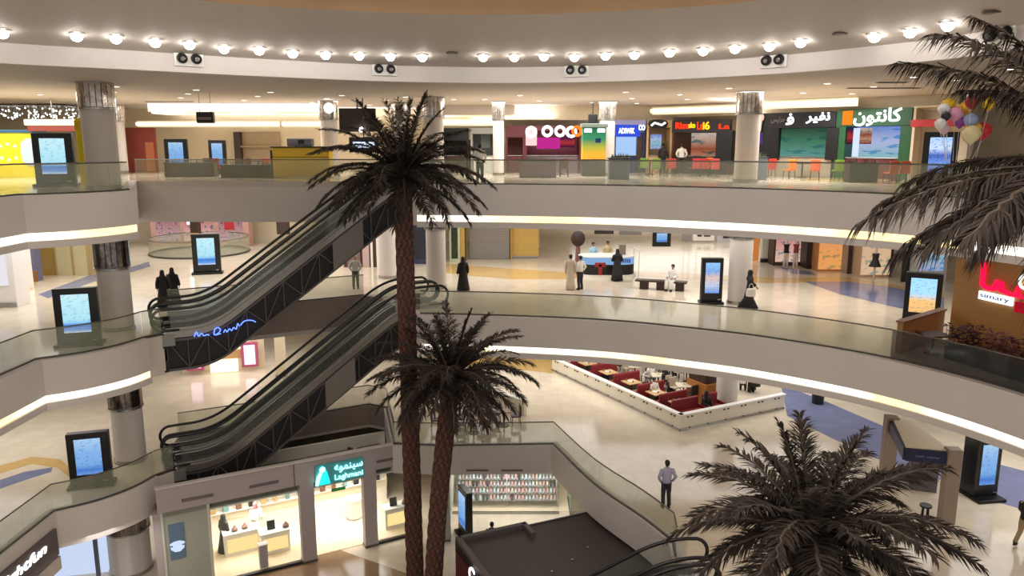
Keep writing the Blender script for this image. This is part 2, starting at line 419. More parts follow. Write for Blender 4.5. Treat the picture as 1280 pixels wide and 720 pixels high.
# ---------------------------------------------------------------- top ceiling, ring, dome
RING = catmull([(-19, 12), (-17.6, 17.5), (-15.2, 22.2), (-11.8, 24.8), (-8.6, 27.1), (-4.3, 29.4), (0, 30), (4.6, 28.95), (8.5, 26.35), (11.1, 23.1), (12.1, 21.0), (12.6, 18), (12.4, 12)])
DOME = catmull([(-14.5, 10), (-12.5, 16.5), (-8.6, 21.6), (-3.3, 23.7), (0, 24), (3.67, 23.15), (6.65, 21.65), (9.2, 18), (10, 10)], .3)
def resample(path, n):
    L = [0]
    for a, b in zip(path, path[1:]): L.append(L[-1] + math.hypot(b[0] - a[0], b[1] - a[1]))
    out = []; j = 0
    for i in range(n):
        s = L[-1] * i / (n - 1)
        while j < len(L) - 2 and L[j + 1] < s: j += 1
        t = (s - L[j]) / max(1e-9, L[j + 1] - L[j]); out.append((path[j][0] + (path[j + 1][0] - path[j][0]) * t, path[j][1] + (path[j + 1][1] - path[j][1]) * t))
    return out
mb = MB(); loop = RING + [(52, 12), (52, 95), (-52, 95), (-52, 12)]
fill([loop], 4.0, mb, 0); fill([loop], 4.5, mb, 0)
CEIL = struct(MBraw(mb, 'ceiling', [SOFFIT]))
struct(MB().sweep(RING, [(-.2, 3.98), (.06, 3.98), (.06, 4.56), (-.2, 4.56)]).build('trim_30', PAINT, smooth=40))
N = 90; r0 = resample(MB_off(RING, .05), N); d0 = resample(DOME, N)
vs = [(x, y, 4.55) for x, y in r0] + [(x, y, 5.5) for x, y in d0]
CONE = struct(MB().add(vs, [(i, i + 1, N + i + 1, N + i) for i in range(N - 1)]).build('ceiling', SOFFIT, smooth=True))
mb = MB(); vs = [(x, y, 5.5) for x, y in d0] + [(x * .99, y * .99, 5.75) for x, y in d0] + [(x * .8, 3 + (y - 3) * .8, 6.7) for x, y in d0] + [(x * .3, 3 + (y - 3) * .3, 7.4) for x, y in d0]
for k in range(3): mb.add([], [])
fs = [(k * N + i, k * N + i + 1, (k + 1) * N + i + 1, (k + 1) * N + i) for k in range(3) for i in range(N - 1)] + [tuple(3 * N + i for i in range(N))]
struct(mb.add(vs, fs).build('ceiling', mat('dome_orange', (208, 172, 136), .6, var=.06, vscale=.5), smooth=True))
cbm = bmesh.new(); cbm.from_mesh(CONE.data); CONEB = BVHTree.FromBMesh(cbm)
def on_cone(px, py):
    h = CONEB.ray_cast(Vector((0, 0, EYE)), ray(px, py))
    return h[0]
RS = [(3, 38), (96, 42), (145, 45), (194, 50), (237, 53), (280, 58), (324, 60), (366, 64), (407, 66), (449, 67), (488, 68), (528, 69), (604, 69), (643, 69), (680, 68), (718, 69), (757, 67), (793, 66), (837, 63), (879, 61), (919, 58), (962, 55), (1001, 50), (1093, 43), (1138, 37), (1185, 28)]
def ring_spot(loc, label):
    t = thing('ring_spotlight', label, 'spotlight', loc, 0, 'spotlights in the ring above the atrium')
    MB().lathe([(.2, .02), (.21, -.02), (.17, -.025), (.16, .02)], seg=18).build('trim_ring', WHITE, t, smooth=35)
    MB().ball((0, -.02, -.06), .165, seg=14, sc=(1, 1, 1.0)).build('lens', LAMP, t, smooth=True)  # ball enlarged to take in the glow round the lamp
    return t
rs0 = None
for i, (x, y) in enumerate(RS):
    h = on_cone(x, y)
    if h is None: print('no cone', x, y); continue
    lab = ORD[i] + ' bright spotlight from the left in the row round the ceiling ring'
    o = ring_spot(h, lab) if rs0 is None else dup(rs0, h, 0, lab)
    rs0 = rs0 or o
for i, (x, y) in enumerate([(565, 66), (1050, 42), (1240, 15)]):
    h = on_cone(x, y)
    t = thing('ceiling_speaker', ['small brown round speaker in the middle of the ceiling ring', 'brown speaker in the ceiling ring between two groups of spotlights at right', 'brown speaker at the top right end of the ceiling ring'][i], 'speaker', h)
    MB().lathe([(.2, .02), (.2, -.03), (.15, -.03), (.14, -.015), (.01, -.015)], seg=20).build('grille', mat('brown_mesh', (112, 84, 66), .6), t)
    MB().lathe([(.215, .0), (.225, -.025), (.205, -.028)], seg=20).build('rim', RAIL, t)
def ring_at(px):
    best = None
    for a, b in zip(RING, RING[1:]):
        d = ray(px, 90)
        # intersection in plan
        ex, ey = b[0] - a[0], b[1] - a[1]; den = d.x * ey - d.y * ex
        if abs(den) < 1e-9: continue
        t = (a[0] * ey - a[1] * ex) / den; u = ((d.x * t - a[0]) * ex + (d.y * t - a[1]) * ey) / (ex * ex + ey * ey)
        if 0 <= u <= 1 and t > 0: best = (d.x * t, d.y * t, math.atan2(ey, ex))
    return best
for i, px in enumerate([236, 480, 721, 968, 1249]):
    x, y, a = ring_at(px)
    nx, ny = math.sin(a), -math.cos(a)
    t = thing('twin_spotlight', ['leftmost', 'second from left', 'middle', 'fourth from left', 'rightmost'][i] + ' white plate with two black round spotlights on the ceiling ring', 'spotlight', (x + nx * .07, y + ny * .07, 4.42), a, 'twin spotlights on the ring')
    MB().box((0, -.03, 0), (.92, .06, .5), bev=.02).build('plate', WHITE, t)
    for sx in (-.22, .22):
        h = MB().tube([(sx, -.05, .0), (sx, -.2, -.03)], [.165, .15], 16).build('lamp_head', BLACKM, t, smooth=35)
        MB().tube([(sx, -.19, -.03), (sx, -.205, -.033)], [.09, .06], 12).build('lens', STEEL, h)
# downlights in the top ceiling
DL = [(50, 118), (145, 108), (142, 115), (245, 112), (235, 117), (226, 122), (227, 129), (265, 130), (305, 125), (338, 115), (322, 120), (390, 128), (380, 134), (427, 119), (408, 123), (462, 131), (483, 125), (507, 121), (567, 124), (606, 124), (606, 135), (650, 119), (674, 126), (630, 132), (682, 134), (705, 138), (740, 128), (733, 135), (782, 115), (790, 123), (796, 129), (850, 118), (859, 124), (911, 110), (922, 120), (1004, 116), (1034, 104), (1065, 117), (1092, 108), (1142, 96), (1195, 100), (1264, 86), (1147, 128), (1082, 132), (968, 137)]
dl0 = None
def downlight(loc, label, grp):
    t = thing('downlight', label, 'ceiling light', loc, 0, grp)
    MB().lathe([(.15, .01), (.17, -.015), (.13, -.02), (.125, .01)], seg=16).build('trim_ring', WHITE, t)
    MB().disc((0, 0, -.016), .125, .012, 14).build('lens', DLAMP, t)
    return t
sec = {}
for x, y in sorted(DL):
    s_ = 'above the left balcony' if x < 200 else 'left of the dark hanging sign area' if x < 350 else 'above the tall palm' if x < 560 else 'above the pink food stalls' if x < 760 else 'above the red food stall' if x < 940 else 'above the dark and green stalls' if x < 1160 else 'beside the top right palm fronds'
    sec[s_] = sec.get(s_, 0) + 1; p = P(x, y, 3.995)
    if p[1] > 80: continue
    lab = 'small downlight %s, %s from the left there' % (s_, ORD[sec[s_] - 1])
    o = downlight((p[0], p[1], 3.995), lab, 'downlights in the top ceiling') if dl0 is None else dup(dl0, (p[0], p[1], 3.995), 0, lab)
    dl0 = dl0 or o
for i, (x, y, w) in enumerate([(573, 132, .9), (1115, 103, 1.1), (212, 127, 2.6), (1105, 110, 3.0)]):
    p = P(x, y, 3.99)
    t = thing('ceiling_vent', ['dark slot vent in the ceiling right of the tall palm', 'slot vent in the ceiling above the green stall sign', 'long ceiling slot vent near the leftmost hanging display', 'long thin slot vent above the red beam'][i], 'vent', (p[0], p[1], 3.985))
    MB().box((0, 0, 0), (w, .32, .02)).build('frame', RAIL, t)
    m_ = MB()
    for k in range(4): m_.box((0, -.1 + k * .066, -.013), (w - .08, .03, .008))
    m_.build('slats', BLACKM, t)
# cove strips in the top ceiling
for i, (x0, x1, y, dep, zz) in enumerate([(200, 338, 142, 2.2, 3.45), (345, 402, 142, 2.2, 3.45), (555, 640, 146, 2.0, 3.35)]):
    a = P(x0, y, zz); b = P(x1, y, zz); 
    if a[1] > 90: print('strip', a)
    t = thing('ceiling_light_strip', ['long glowing ceiling strip behind the dark hanging sign', 'glowing ceiling strip left of the tall palm crown', 'glowing ceiling strip above the grey stall'][i], 'ceiling light', ((a[0] + b[0]) / 2, a[1], zz))
    MB().box((0, 0, 0), (b[0] - a[0], dep, .08), bev=.02).build('diffuser', COVE, t)
    MB().box((0, .1, (4 - zz) / 2 + .04), (b[0] - a[0] + .3, dep + .3, 4 - zz - .06)).build('frame', SOFFIT, t)
# ---------------------------------------------------------------- columns
CAPM = None
def column(x, y, z0, z1, r, label, caph=.95, lit=False):
    t = thing('round_column', label, 'column', (x, y, z0)); H = z1 - z0
    MB().lathe([(r, 0), (r, H)], seg=32).build('shaft', PAINT, t, smooth=40)
    MB().lathe([(r + .04, 0), (r + .04, .14), (r, .15)], seg=32).build('base', STEEL, t, smooth=40)
    mb = MB(); n = 20
    for k in range(n):                                                    # mirrored slats
        a = 2 * math.pi * k / n
        mb.box(((r + .03) * math.cos(a), (r + .03) * math.sin(a), H - caph / 2), (.05, 2 * (r + .03) * math.sin(math.pi / n) * .93, caph * .94), a, bev=.012)
    c = mb.build('capital', mat('highlit_mirror_slats', (196, 186, 176), .16, .85, var=.35, vscale=7) if z0 == L4 else mat('mirror_slats', (120, 112, 108), .12, .95, var=.6, vscale=7), t)  # top-floor slats are paler: mirror highlights put into the colour
    MB().lathe([(r + .07, H - .06), (r + .07, H), (r, H)], seg=32).build('top_band', STEEL, c)
    MB().lathe([(r + .07, H - caph - .05), (r + .07, H - caph + .02), (r + .01, H - caph + .02)], seg=32).build('lower_band', STEEL, c)
    return t
for z0, z1, lab in ((L4, 4.0, 'thick white column with mirrored top beside the top-floor left totem'), (L3, L4 - 1.55, 'thick white column with dark mirrored top on the second balcony from the top at left'), (L2, L3 - 1.55, 'thick white column beside the left totem on the lowest balcony'), (L1, L2 - 1.1, 'wide cream column between the bluish shop and the closed shop')):
    column(-15.85, 30.1 if z0 > L1 else 29.3, z0, z1, .6 if z0 > L1 else .8, lab, {L4: .95, L3: 1.55, L2: 1.7, L1: 1.5}[z0])
column(10.6, 35.2, L4, 4.0, .52, 'white column with mirrored top between the red stall and the black stall')
column(10.6, 35.2, L3, L4 - 1.55, .52, 'cream column beside the free-standing totem on the middle floor')
column(10.6, 36.3, L2, L3 - 1.55, .52, 'white column rising through the corner of the cafe')
column(-3.9, 39.0, L4, 4.0, .5, 'column with mirrored top behind the tall palm crown')
column(-3.9, 39.0, L3, L4 - 1.55, .5, 'white column beside the woman in black, right of the tall palm trunk')
column(-6.9, 42.2, L3, L4 - 1.55, .5, 'white column just left of the tall palm trunk on the middle floor')
column(-6.2, 44.0, L4, 4.0, .48, 'column with patterned top hidden behind the palm fronds')
column(-9.9, 42.4, L4, 4.0, .45, 'white column with a glowing top right of the yellow counter')
column(5.25, 43.2, L4, 4.0, .42, 'slim column right of the green and yellow machine')
column(-.75, 43.2, L4, 4.0, .3, 'slim pale column left of the pink stall')
column(-25.2, 46.5, L4, 4.0, .32, 'slim white column left of the dark red boards')
column(-23.3, 46.5, L4, 4.0, .32, 'slim white column in front of the dark red boards')
# ================================================================ escalators
HANDR = mat('black_rubber', (24, 24, 24), .3)
DECK = mat('brushed_deck', (150, 144, 136), .3, .75)
SKIRT = mat('dark_skirt', (58, 56, 54), .35, .6)
STEP = mat('step_metal', (58, 56, 54), .45, .6)
LATT = mat('truss_bar', (92, 86, 84), .5, .4)
TRUSS = mat('truss_black', (20, 19, 21), .6)
CLAD = mat('grey_cladding', (116, 109, 104), .55)
ESCG = glass('escalator_glass', (206, 210, 198), .05)
def escalator(label, loc, rz, rise, ang=35, flat=1.7, front=False, clad=None):
    L = rise / math.tan(R(ang)); T = 2 * flat + L; k = math.tan(R(ang)); w = .66
    def f(t):
        def ramp(u, b=.9):                                    # softened corner
            if u <= -b: return 0.0
            if u >= b: return u
            return (u + b) ** 2 / (4 * b)
        return k * (ramp(t - flat) - ramp(t - flat - L))
    ts = [i * T / 60 for i in range(61)]
    e = thing('escalator', label, 'escalator', loc, rz)
    def strip(mb, y0, y1, lo, hi, t0=0, t1=T, mi=0):
        tt = [t for t in ts if t0 - 1e-6 <= t <= t1 + 1e-6]; vs = []
        for t in tt: z = f(t); vs += [(t, y0, z + lo), (t, y1, z + lo), (t, y1, z + hi), (t, y0, z + hi)]
        fs = []
        for i in range(len(tt) - 1):
            for j in range(4): fs.append((i * 4 + j, (i + 1) * 4 + j, (i + 1) * 4 + (j + 1) % 4, i * 4 + (j + 1) % 4))
        n = len(tt) - 1; fs += [(0, 1, 2, 3), (n * 4 + 3, n * 4 + 2, n * 4 + 1, n * 4)]
        mb.add(vs, fs, mi)
    tr = MB(); strip(tr, -w + .12, w - .12, -1.46, -.12); tr = tr.build('truss', TRUSS, e)
    lt = MB(); n = 15
    for sy in ((-1, 1) if front else (1,)):
        y = sy * (w - .05)
        for lo in (-1.5, -.3): strip(lt, y - .05, y + .05, lo, lo + .1)
        for i in range(n + 1):
            t = T * i / n; t2 = min(T, t + T / n)
            lt.tube([(t, y, f(t) - 1.42), (t, y, f(t) - .2)], .03, 6)
            if i < n:
                a, b = ((-1.42, -.25) if i % 2 else (-.25, -1.42)); lt.tube([(t, y, f(t) + a), (t2, y, f(t2) + b)], .03, 6)
    lt.build('lattice', LATT, tr)
    if clad:
        for c0, c1 in clad:
            cm = MB(); strip(cm, -w - .03, -w + .01, -1.42, -.25, c0 * T, c1 * T); cm.build('cladding_panel', CLAD, tr)
    st = MB(); i = 0; t = .3
    while t < T - .3:
        z = f(t) ; st.box((t + .2, 0, z - .12), (.42, .98, .2)); t += .4
    st.build('steps', STEP, e)
    for sy in (-1, 1):
        y = sy * (w - .1)
        bd = MB(); strip(bd, y - .11, y + .11, -.16, .1); strip(bd, y - sy * .03 - .05, y - sy * .03 + .05, .1, .2); bd = bd.build('side_deck', DECK, e)
        sk = MB(); strip(sk, y - sy * .13 - .01, y - sy * .13 + .01, -.1, .22); sk.build('skirt_panel', SKIRT, bd)
        g = MB(); strip(g, y - .012, y + .012, .12, .93, .15, T - .15); g.build('glass_side', ESCG, e)
        pts = [(.5, y, f(.5) + .12), (.05, y, .14)]
        for a in range(9): th = R(-80 + 160 * a / 8); pts.append((-.08 - .40 * math.cos(th), y, .55 + .43 * math.sin(th)))
        pts += [(t, y, f(t) + .98) for t in ts[1:-1]]
        for a in range(9): th = R(80 - 160 * a / 8); pts.append((T + .08 + .40 * math.cos(th), y, rise + .55 + .43 * math.sin(th)))
        pts += [(T - .05, y, rise + .14), (T - .5, y, rise + .12)]
        MB().tube(pts, .06, 8).build('handrail', HANDR, e, smooth=True)
    for t0, z in ((.05, 0), (T - .05, rise)):
        MB().box((t0, 0, z - .02), (.9, 1.05, .05), bev=.01).build('comb_plate', STEEL, e)
    return e
EA = R(27); ed = (math.cos(EA), math.sin(EA)); en = (math.sin(EA), -math.cos(EA))
for z, nm in ((L3, 'upper'), (L2, 'lower')):
    for off, wh in ((.7, 'front'), (-.7, 'rear')):
        # plan position of the foot of each escalator
        x, y = -14.1 + en[0] * off, 30.3 + en[1] * off
        escalator('%s of the two side by side %s escalators, %s' % (wh, nm, {'upper': 'rising to the top floor', 'lower': 'above the shop roof'}[nm]), (x, y, z), EA, 5.6, front=(wh == 'front'),
                  clad=[(.58, .70)] if wh == 'front' and nm == 'upper' else [(.52, .66)] if wh == 'front' else None)
for y, lab in ((21.25, 'escalator at bottom going down beside the dark kiosk roof, rear one'), (19.75, 'escalator at bottom edge going down beside the palm, nearest one')):
    escalator(lab, (5.55 - (4.5 / math.tan(R(30)) + 1.8), y, L1), 0, 4.5, ang=30, flat=.9)
# landings between the escalator feet and the floors
def plate(a, b, c, d, z, lab):
    o = MB().prism([a, b, c, d], z - .45, z - .02).build('landing_plate', mat('grey_landing', (132, 134, 128), .3, .2), None)
    return tag(o, lab, 'floor plate')
for z, lab in ((L3, 'grey landing plate at the foot of the upper escalators'), (L2, 'grey landing plate at the foot of the lower escalators')):
    q = lambda t, o: (-14.1 + ed[0] * t + en[0] * o, 30.3 + ed[1] * t + en[1] * o)
    plate(q(-.25, 1.45), q(.3, 1.45), q(.3, -1.5), q(-.25, -1.5), z, lab)
    # dark pit body under the landing
    o = MB(); b0 = -1.1 if z == L3 else -.5
    if z == L3: o.prism([q(b0, 1.36), q(.0, 1.36), q(.0, -1.2), q(-.2, -1.2)], z - 1.5, z - 1.02)
    o.prism([q(b0, 1.36), q(-.1, 1.36), q(-.1, .2)], z - 1.02, z - .1)
    for k in range(4): o.box((*q(b0 + .1 + k * .36, 1.42), z - .75), (.07, .05, .6), EA)
    o.box((*q(b0 + .55, 1.42), z - .48), (1.1, .06, .08), EA); o.box((*q(b0 + .55, 1.42), z - 1.45), (1.1, .06, .08), EA)
    tag(o.build('escalator_pit', TRUSS, None), 'dark steel pit frame under the foot of the %s escalators' % ('upper' if z == L3 else 'lower'), 'frame')
# blue neon script on the front of the upper escalators
NEON = glow('blue_neon', (96, 130, 255), 2.6)
t = thing('neon_sign', 'blue neon script sign on the front side of the upper escalators', 'sign', (-14.1 + en[0] * 1.46 + ed[0] * .75, 30.3 + en[1] * 1.46 + ed[1] * .75, L3 - .08), EA)
mb = MB()
def stroke(mb, pts, r=.025): mb.tube([(x, 0, z) for x, z in catmull2(pts)], r, 6)
def catmull2(pts): return [(p[0], p[1]) for p in catmull([(a, b) for a, b in pts], .04)]
stroke(mb, [(0, -.1), (.1, .1), (.18, -.1), (.3, .02), (.4, -.1), (.52, -.06), (.62, -.1)])
stroke(mb, [(.82, -.12), (.85, .12), (1.0, .2), (1.1, .08), (.98, -.06), (.86, -.12), (1.1, -.08)])
stroke(mb, [(1.22, -.05), (1.3, .08), (1.36, -.04), (1.48, .1), (1.56, 0), (1.66, .14), (1.76, .05), (1.84, .3), (1.9, .16)])
stroke(mb, [(1.95, .2), (2.1, .36), (2.3, .4), (2.5, .36), (2.62, .28)])
for i_, v_ in enumerate(mb.v): mb.v[i_] = (v_[0] * .9 + .25, v_[1], v_[2] * .9)
mb.build('neon_tube', NEON, t)
b_ = MB()
for x, z in ((.3, -.06), (1.0, .0), (1.5, .05), (2.3, .33)): b_.tube([(x * .9 + .25, 0, z * .9), (x * .9 + .25, .2, z * .9)], .012, 6)
b_.build('bracket', BLACKM, t)
# ================================================================ palms
BARK = mat('palm_bark', (98, 60, 48), .8, var=.25, vscale=9); BARK2 = mat('palm_bark_dark', (62, 38, 32), .85, var=.2, vscale=9)
LEAF = mat('dark_frond', (57, 48, 41), .75, var=.3, vscale=2.5, spec=.3); RACH = mat('frond_stalk', (84, 72, 60), .55, var=.15)
rnd = random.Random(3)
def frond_mesh(el, L, droop, seed, leaf=.58, hang=.3):
    """a pinnate frond: arched stalk with two rows of narrow leaflets, starting at the origin and running along +x"""
    r = random.Random(seed); n = 26; pts = []; x = z = 0.0
    for i in range(n + 1):
        t = i / n; a = el - droop * (t ** 1.35); pts.append(Vector((x, r.uniform(-.006, .006) * i * .3, z)))
        x += math.cos(a) * L / n; z += math.sin(a) * L / n
    mb = MB(); mb.tube(pts, [.055 * (1 - .88 * i / n) + .004 for i in range(n + 1)], 6, mi=1, flat=.6)
    m = int(L * 44)
    for j in range(m):
        t = .10 + .9 * (j + r.random() * .5) / m; i = min(n - 1, int(t * n)); u = t * n - i
        p = pts[i].lerp(pts[i + 1], u); d = (pts[i + 1] - pts[i]).normalized(); up = Vector((-d.z, 0, d.x))
        ll = leaf * (.35 + .65 * min(1, t / .3)) * (1 - .55 * max(0, (t - .55) / .45)) * r.uniform(.85, 1.12)
        for s in (-1, 1):
            fw = .55 + .5 * t + r.uniform(-.12, .12)
            di = (Vector((0, s, 0)) * math.cos(fw * .9) + d * math.sin(fw * .9) + up * r.uniform(.0, .35)).normalized()
            a = p; hg = hang * r.uniform(.6, 1.35)
            b = a + di * ll * .5 + Vector((0, 0, -hg * ll * .22)); c = a + di * ll * .93 + Vector((0, 0, -hg * ll * .95))
            wv = di.cross(Vector((0, 0, 1))); wv = (wv.normalized() if wv.length > .1 else Vector((1, 0, 0))) ; wv = (wv + Vector((0, 0, r.uniform(-.6, .6)))).normalized() * .0165
            o = len(mb.v)
            mb.v += [tuple(a - wv * .6), tuple(a + wv * .6), tuple(b + wv), tuple(b - wv), tuple(c)]
            mb.f += [(o, o + 1, o + 2, o + 3), (o + 3, o + 2, o + 4)]; mb.m += [0, 0]
    me = bpy.data.meshes.new('frond'); me.from_pydata(mb.v, [], mb.f); me.materials.append(LEAF); me.materials.append(RACH)
    me.polygons.foreach_set('material_index', mb.m); me.update(); return me
FR = {}
def palm(label, base, top, r0, r1, L, tiers, seed, bend=0.0, trunk=True, hang=.3, leaf=.58):
    t = thing('palm_tree', label, 'palm', base); B = Vector(base); Tp = Vector(top) - B; rr = random.Random(seed)
    n = int(Tp.length / .15); seg = 18; vs = []; fs = []; mi = []
    for i in range(n + 1):
        u = i / n; c = Tp * u + Vector((bend * math.sin(u * math.pi), 0, 0)); rad = r0 + (r1 - r0) * u
        if u > .965: rad *= 1 + .35 * (u - .965) / .035
        for k in range(seg):
            a = 2 * math.pi * (k + .5 * (i % 2)) / seg; q = rad * (1.09 if (k + i // 2) % 2 else .93)
            vs.append((c.x + q * math.cos(a), c.y + q * math.sin(a), c.z))
    for i in range(n):
        for k in range(seg):
            k2 = (k + 1) % seg; fs.append((i * seg + k, i * seg + k2, (i + 1) * seg + k2, (i + 1) * seg + k)); mi.append(0 if (k + i // 2) % 2 else 1)
    fs.append(tuple(n * seg + k for k in range(seg))); mi.append(1)
    mb = MB(); mb.v = vs; mb.f = fs; mb.m = mi; mb.build('trunk', [BARK, BARK2], t)
    hb = MB()                                                              # cut stalk stumps under the crown
    for k in range(26):
        a = 2.4 * k; z = Tp.z - .05 - .03 * k; rad = r1 * .95
        hb.tube([(Tp.x + rad * math.cos(a), Tp.y + rad * math.sin(a), z - .1), (Tp.x + (rad + .16) * math.cos(a), Tp.y + (rad + .16) * math.sin(a), z + .16)], [.07, .04], 6, flat=.5)
    hb.build('stalk_stumps', RACH, t)
    a0 = rr.random() * 6
    for el, cnt, dr, ls in tiers:
        for k in range(cnt):
            key = (round(el), k % 3, L, hang)
            if key not in FR: FR[key] = frond_mesh(R(el), L * ls, R(dr), len(FR) + 11, leaf, hang)
            o = bpy.data.objects.new('frond', FR[key]); COL.objects.link(o); o.parent = t
            a0 += 2.39996
            o.location = (Tp.x + .12 * math.cos(a0), Tp.y + .12 * math.sin(a0), Tp.z + rr.uniform(-.12, .1))
            o.rotation_euler = (rr.uniform(-.12, .12), rr.uniform(-.09, .09), a0 + rr.uniform(-.12, .12))
            s = rr.uniform(.9, 1.08); o.scale = (s, s, s)
    return t
TIERS = [(84, 4, 16, .85), (70, 5, 34, .95), (54, 7, 54, 1.0), (37, 11, 62, 1.04), (20, 13, 62, 1.04), (1, 12, 56, .98), (-20, 9, 44, .85)]
pA = Q(503, 218, 27); pB = Q(565, 470, 25.5); pC = Q(1014, 660, 13.2); pD = Q(1395, 205, 11)
palm('tall palm with slim reddish trunk rising past every floor, crown before the top balcony', (-3.72, 27, L1), pA, .315, .30, 3.1, TIERS, 5)
palm('middle palm with a leaning trunk, shorter and right of the tall palm', (-3.0, 25.9, L1), pB, .315, .30, 2.75, TIERS, 8, bend=-.1)
palm('nearest palm, a big dark crown at bottom right', (pC[0], pC[1], L1), pC, .33, .3, 2.42, [(80, 3, 18, .85), (64, 5, 36, .95), (50, 6, 50, 1.0), (35, 8, 58, 1.05), (18, 9, 58, 1.06), (0, 8, 50, 1.0), (-18, 8, 40, .9)], 21)
palm('palm at the right edge, only the drooping fronds at top right seen', (pD[0], pD[1], L1), pD, .33, .3, 3.3, [(80, 5, 18, .85), (60, 7, 40, 1.0), (46, 7, 46, 1.03), (2, 12, 36, 1.0), (-12, 9, 36, .92), (-34, 4, 30, .7)], 33, hang=.8, leaf=.72)
# ================================================================ display totems
SCR1 = screen('totem_screen_pale', [(0, (215, 232, 250)), (.07, (110, 160, 230)), (.2, (70, 130, 215)), (.27, (150, 205, 240)), (.34, (176, 226, 240)), (.75, (190, 234, 244)), (1, (200, 236, 246))], 1.05, .35, 8)
SCR2 = screen('totem_screen_blue', [(0, (120, 160, 225)), (.12, (80, 130, 210)), (.3, (130, 178, 235)), (.6, (140, 184, 238)), (1, (176, 212, 246))], .95, .4, 8)
SCR3 = screen('totem_screen_photo', [(0, (110, 150, 220)), (.25, (190, 200, 225)), (.5, (225, 190, 180)), (.72, (130, 170, 225)), (1, (150, 200, 245))], 1.1, .4)
SCR4 = screen('totem_screen_waves', [(0, (60, 90, 160)), (.25, (120, 150, 215)), (.5, (70, 100, 180)), (.7, (200, 215, 245)), (1, (170, 200, 245))], 1.2, .7)
SCR5 = screen('totem_screen_orange', [(0, (230, 180, 120)), (.35, (240, 190, 120)), (.55, (170, 215, 250)), (1, (160, 215, 250))], 1.2, .4)
def totem(label, x, y, z, rz, w=1.3, h=2.15, scr=SCR1, d=.34, sw=.62, s0=.24, s1=.9, foot=True):
    t = thing('display_totem', label, 'digital display', (x, y, z), rz)
    MB().box((0, 0, h / 2 + .06), (w, d, h - .12), bev=.03).build('housing', BLACK, t)
    if foot: MB().box((0, -.05, .06), (w * 1.12, d * 2.0, .12), bev=.03).build('base', BLACKM, t)
    f = MB().box((0, -d / 2 - .008, h * (s0 + s1) / 2), (w * sw + .08, .02, h * (s1 - s0) + .08), bev=.006).build('bezel', mat('bezel_grey', (40, 40, 44), .25), t)
    MB().box((0, -d / 2 - .02, h * (s0 + s1) / 2), (w * sw, .012, h * (s1 - s0))).build('screen', scr, f)
    MB().box((w * .36, -d / 2 - .012, h * .1), (.16, .01, .05)).build('small_badge', STEEL, t)
    return t
def face(x, y): return math.atan2(y, x) - R(90)        # turned to the open middle of the hall
for z, py, lab in ((L4, 233, 'black totem with pale screen on the top-floor left balcony'), (L3, 431, 'black totem with pale screen behind the second balcony from the top at left'), (L2, 606, 'black totem with blue screen on the lowest left balcony')):
    x, y = P({L4: 72, L3: 101, L2: 116}[z], py, z); totem(lab, x, y, z, face(x, y) * .55, scr=SCR2 if z == L2 else SCR1, w=1.45)
x, y = P(223, 219, L4); totem('totem with blue screen right of the dark red boards on the top floor', x, y, L4, face(x, y) * .6, scr=SCR2, w=1.2, h=2.0)
x, y = P(274, 217, L4); totem('small far totem with blue screen near the cream shop wall on the top floor', x, y, L4, face(x, y) * .5, scr=SCR2, w=.95, h=1.95)
x, y = P(260, 342, L3); totem('black totem with pale screen in front of the oval opening', x, y, L3, face(x, y) * .7, w=1.5, h=2.3)
x, y = P(888, 379, L3); totem('free-standing totem with a coloured picture left of the woman with the white bag', x, y, L3, face(x, y) + R(12), w=.98, scr=SCR3, sw=.66)
x, y = P(1150, 405, L3); totem('totem with blue and orange picture beside the gold terrace', x, y, L3, face(x, y), w=1.35, scr=SCR5, sw=.7)
x, y = P(1222, 618, L2); totem('tall totem with blue screen on blue floor, right of the canopy stand', x, y, L2, R(8), w=1.0, scr=SCR2, d=.72, h=2.35)
x, y = P(582, 670, L1); totem('totem seen almost edge-on, before the shoe shop at ground level', x, y, L1, R(-66), w=1.1, h=2.3, scr=SCR2, d=.3, sw=.75)
x, y = P(1171, 232, L4); totem('totem with blue waves on its screen, right of the green stall', x, y, L4, face(x, y), w=1.3, h=2.2, scr=SCR4)
# ================================================================ people
EYEM = mat('eye_dark', (30, 24, 22), .2)
def body(name, J, skin, parent):
    """one continuous skinned figure; J maps joint -> (parent joint, position, radius)"""
    names = list(J); idx = {k: i for i, k in enumerate(names)}
    vs = [J[k][1] for k in names]; es = [(idx[J[k][0]], idx[k]) for k in names if J[k][0]]
    me = bpy.data.meshes.new(name); me.from_pydata(vs, es, [])
    o = bpy.data.objects.new(name, me); COL.objects.link(o)
    a = o.modifiers.new('skin', 'SKIN'); a.use_smooth_shade = True; a.branch_smoothing = .3
    for i, k in enumerate(names):
        r = J[k][2]; me.skin_vertices[0].data[i].radius = r if isinstance(r, tuple) else (r, r)
    me.skin_vertices[0].data[0].use_root = True
    b = o.modifiers.new('sub', 'SUBSURF'); b.levels = b.render_levels = 1
    bpy.context.view_layer.update()
    me2 = bpy.data.meshes.new_from_object(o.evaluated_get(bpy.context.evaluated_depsgraph_get()))
    bpy.data.objects.remove(o); me2.materials.clear(); me2.materials.append(skin); me2.name = name
    for p in me2.polygons: p.use_smooth = True
    o = bpy.data.objects.new(name, me2); COL.objects.link(o); o.parent = parent; return o
STAND = dict(el=((-.25, .02, 1.13), (.25, .02, 1.13)), wr=((-.26, -.07, .88), (.26, -.07, .88)), kn=((-.1, -.02, .49), (.1, -.02, .49)), an=((-.11, .03, .08), (.11, .03, .08)))
def pose(**k): d = dict(STAND); d.update(k); return d
BACKHANDS = pose(el=((-.27, .08, 1.14), (.27, .08, 1.14)), wr=((-.08, .17, .97), (.08, .17, .97)))
POCKET = pose(el=((-.3, .08, 1.15), (.3, .08, 1.15)), wr=((-.2, -.03, .95), (.2, -.03, .95)))
